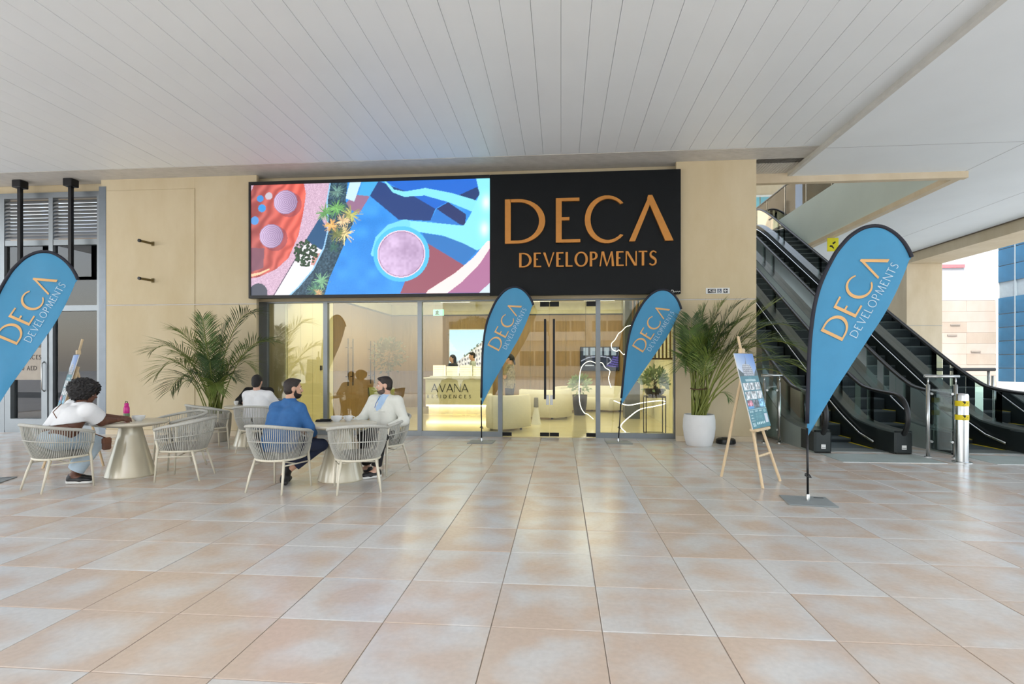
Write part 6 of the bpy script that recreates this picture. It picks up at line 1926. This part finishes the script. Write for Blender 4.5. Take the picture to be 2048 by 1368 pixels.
MB().tube(catmull([(0.66, 0, -2.62), (0.60, 0, -2.40), (0.63, 0, -2.22), (0.52, 0, -2.14), (0.44, 0, -2.02), (0.30, 0, -2.03), (0.16, 0, -1.98), (0.02, 0, -2.04), (-0.08, 0, -2.22), (-0.11, 0, -2.70), (-0.08, 0.05, -3.06), (0.02, 0.1, -3.25), (0.10, 0.1, -3.28), (0.24, 0.1, -3.40)], 4), 0.006, 6).build('ribbon', M_STREAK, lr, smooth=True)
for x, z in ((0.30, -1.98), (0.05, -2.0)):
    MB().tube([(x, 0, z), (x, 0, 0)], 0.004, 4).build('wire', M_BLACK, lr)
lr = empty('reflection_streak', (1.45, 12.25, 0.0), 0, 'low curling glowing tube, added for a reflection streak, behind the leaning flag', 'light')
MB().tube(catmull([(-0.30, 0.0, 0.70), (0.0, 0.05, 0.60), (0.35, 0.05, 0.66), (0.75, 0.1, 0.70), (0.85, 0.3, 0.62), (0.60, 0.35, 0.55), (0.30, 0.2, 0.50), (0.05, 0.05, 0.35), (-0.15, 0.0, 0.15), (-0.05, -0.05, 0.02)], 5), 0.009, 6).build('ribbon', M_STREAK, lr, smooth=True)
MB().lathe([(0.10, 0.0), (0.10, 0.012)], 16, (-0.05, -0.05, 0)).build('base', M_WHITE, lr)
# exit sign
ex = empty('exit_sign', (-2.75, 12.2, 3.2), 0, 'small green running-man exit sign hanging behind the glass', 'sign')
MB().cbox(-0.10, -0.015, -0.62, 0.14, 0.015, -0.48, 0.004).build('plate', mat('exit_green', rgb(180, 232, 214), 0.4, emit=(0.2, 0.8, 0.6, 1), estr=0.6), ex)
for x in (-0.08, 0.12):
    MB().tube([(x, 0, -0.48), (x, 0, 0.35)], 0.005, 4).build('hanger', M_WHITE, ex)
MB().add([(-0.06, -0.017, -0.60), (-0.03, -0.017, -0.56), (-0.05, -0.017, -0.53), (0.0, -0.017, -0.50), (0.04, -0.017, -0.54), (0.01, -0.017, -0.56), (0.05, -0.017, -0.60)], [(0, 1, 2, 3, 4, 5, 6)]).build('pictogram', mat('exit_dark', rgb(20, 120, 90), 0.5), ex)
# ceiling luminaires of the showroom (their own light)
M_LUM = mat('luminaire', (1, 1, 1, 1), 0.5, emit=(1, 0.95, 0.78, 1), estr=3.0)
for k, (x, y) in enumerate([(-4.6, 12.8), (-2.2, 12.8), (0.2, 12.8), (1.9, 12.6), (-4.2, 15.2), (-1.6, 15.2), (0.8, 15.2), (-3.4, 17.6), (-0.8, 17.6), (1.2, 17.6)]):
    row = 'nearest the glass' if y < 14 else ('over the middle of the showroom' if y < 16 else 'nearest the oak back wall')
    cl = ('leftmost', 'second from the left', 'third from the left', 'rightmost')[k] if k < 4 else ('left', 'middle', 'right')[(k - 4) % 3]
    lu = empty('ceiling_light', (x, y, 3.55), 0, cl + ' of the long ceiling lights ' + row, 'light', 'showroom ceiling lights')
    MB().box(-0.5, -0.09, -0.05, 0.5, 0.09, 0.0).build('housing', M_WHITE, lu)
    MB().box(-0.48, -0.07, -0.056, 0.48, 0.07, -0.05).build('diffuser', M_LUM, lu)
    ld = bpy.data.lights.new('showroom_light', 'AREA')
    ld.shape = 'RECTANGLE'; ld.size = 0.95; ld.size_y = 0.14
    ld.energy = 15; ld.color = (1.0, 0.94, 0.74)
    lo = bpy.data.objects.new('showroom_light', ld)
    COL.objects.link(lo); lo.parent = lu; lo.location = (0, 0, -0.07)
# dim light of the neighbouring shop
lu = empty('ceiling_light', (-12.5, 13.2, 4.0), 0, 'round warm ceiling light in the dim shop behind the left glass', 'light')
MB().lathe([(0.2, -0.05), (0.22, 0.0)], 20).build('housing', M_WHITE, lu, auto=40)
ld = bpy.data.lights.new('salon_light', 'AREA'); ld.size = 0.35; ld.energy = 30; ld.color = (1, 0.85, 0.65)
lo = bpy.data.objects.new('salon_light', ld); COL.objects.link(lo); lo.parent = lu; lo.location = (0, 0, -0.08)
ct = empty('counter', (-12.6, 12.6, 0), 0, 'low beige counter behind the dim left shop glass', 'counter')
MB().cbox(0, 0, 0, 2.2, 0.6, 0.95, 0.01).build('front', mat('salon_counter', rgb(170, 150, 120), 0.5), ct)
MB().cbox(-0.04, -0.04, 0.95, 2.24, 0.64, 1.0, 0.01).build('top', M_WHITE, ct)
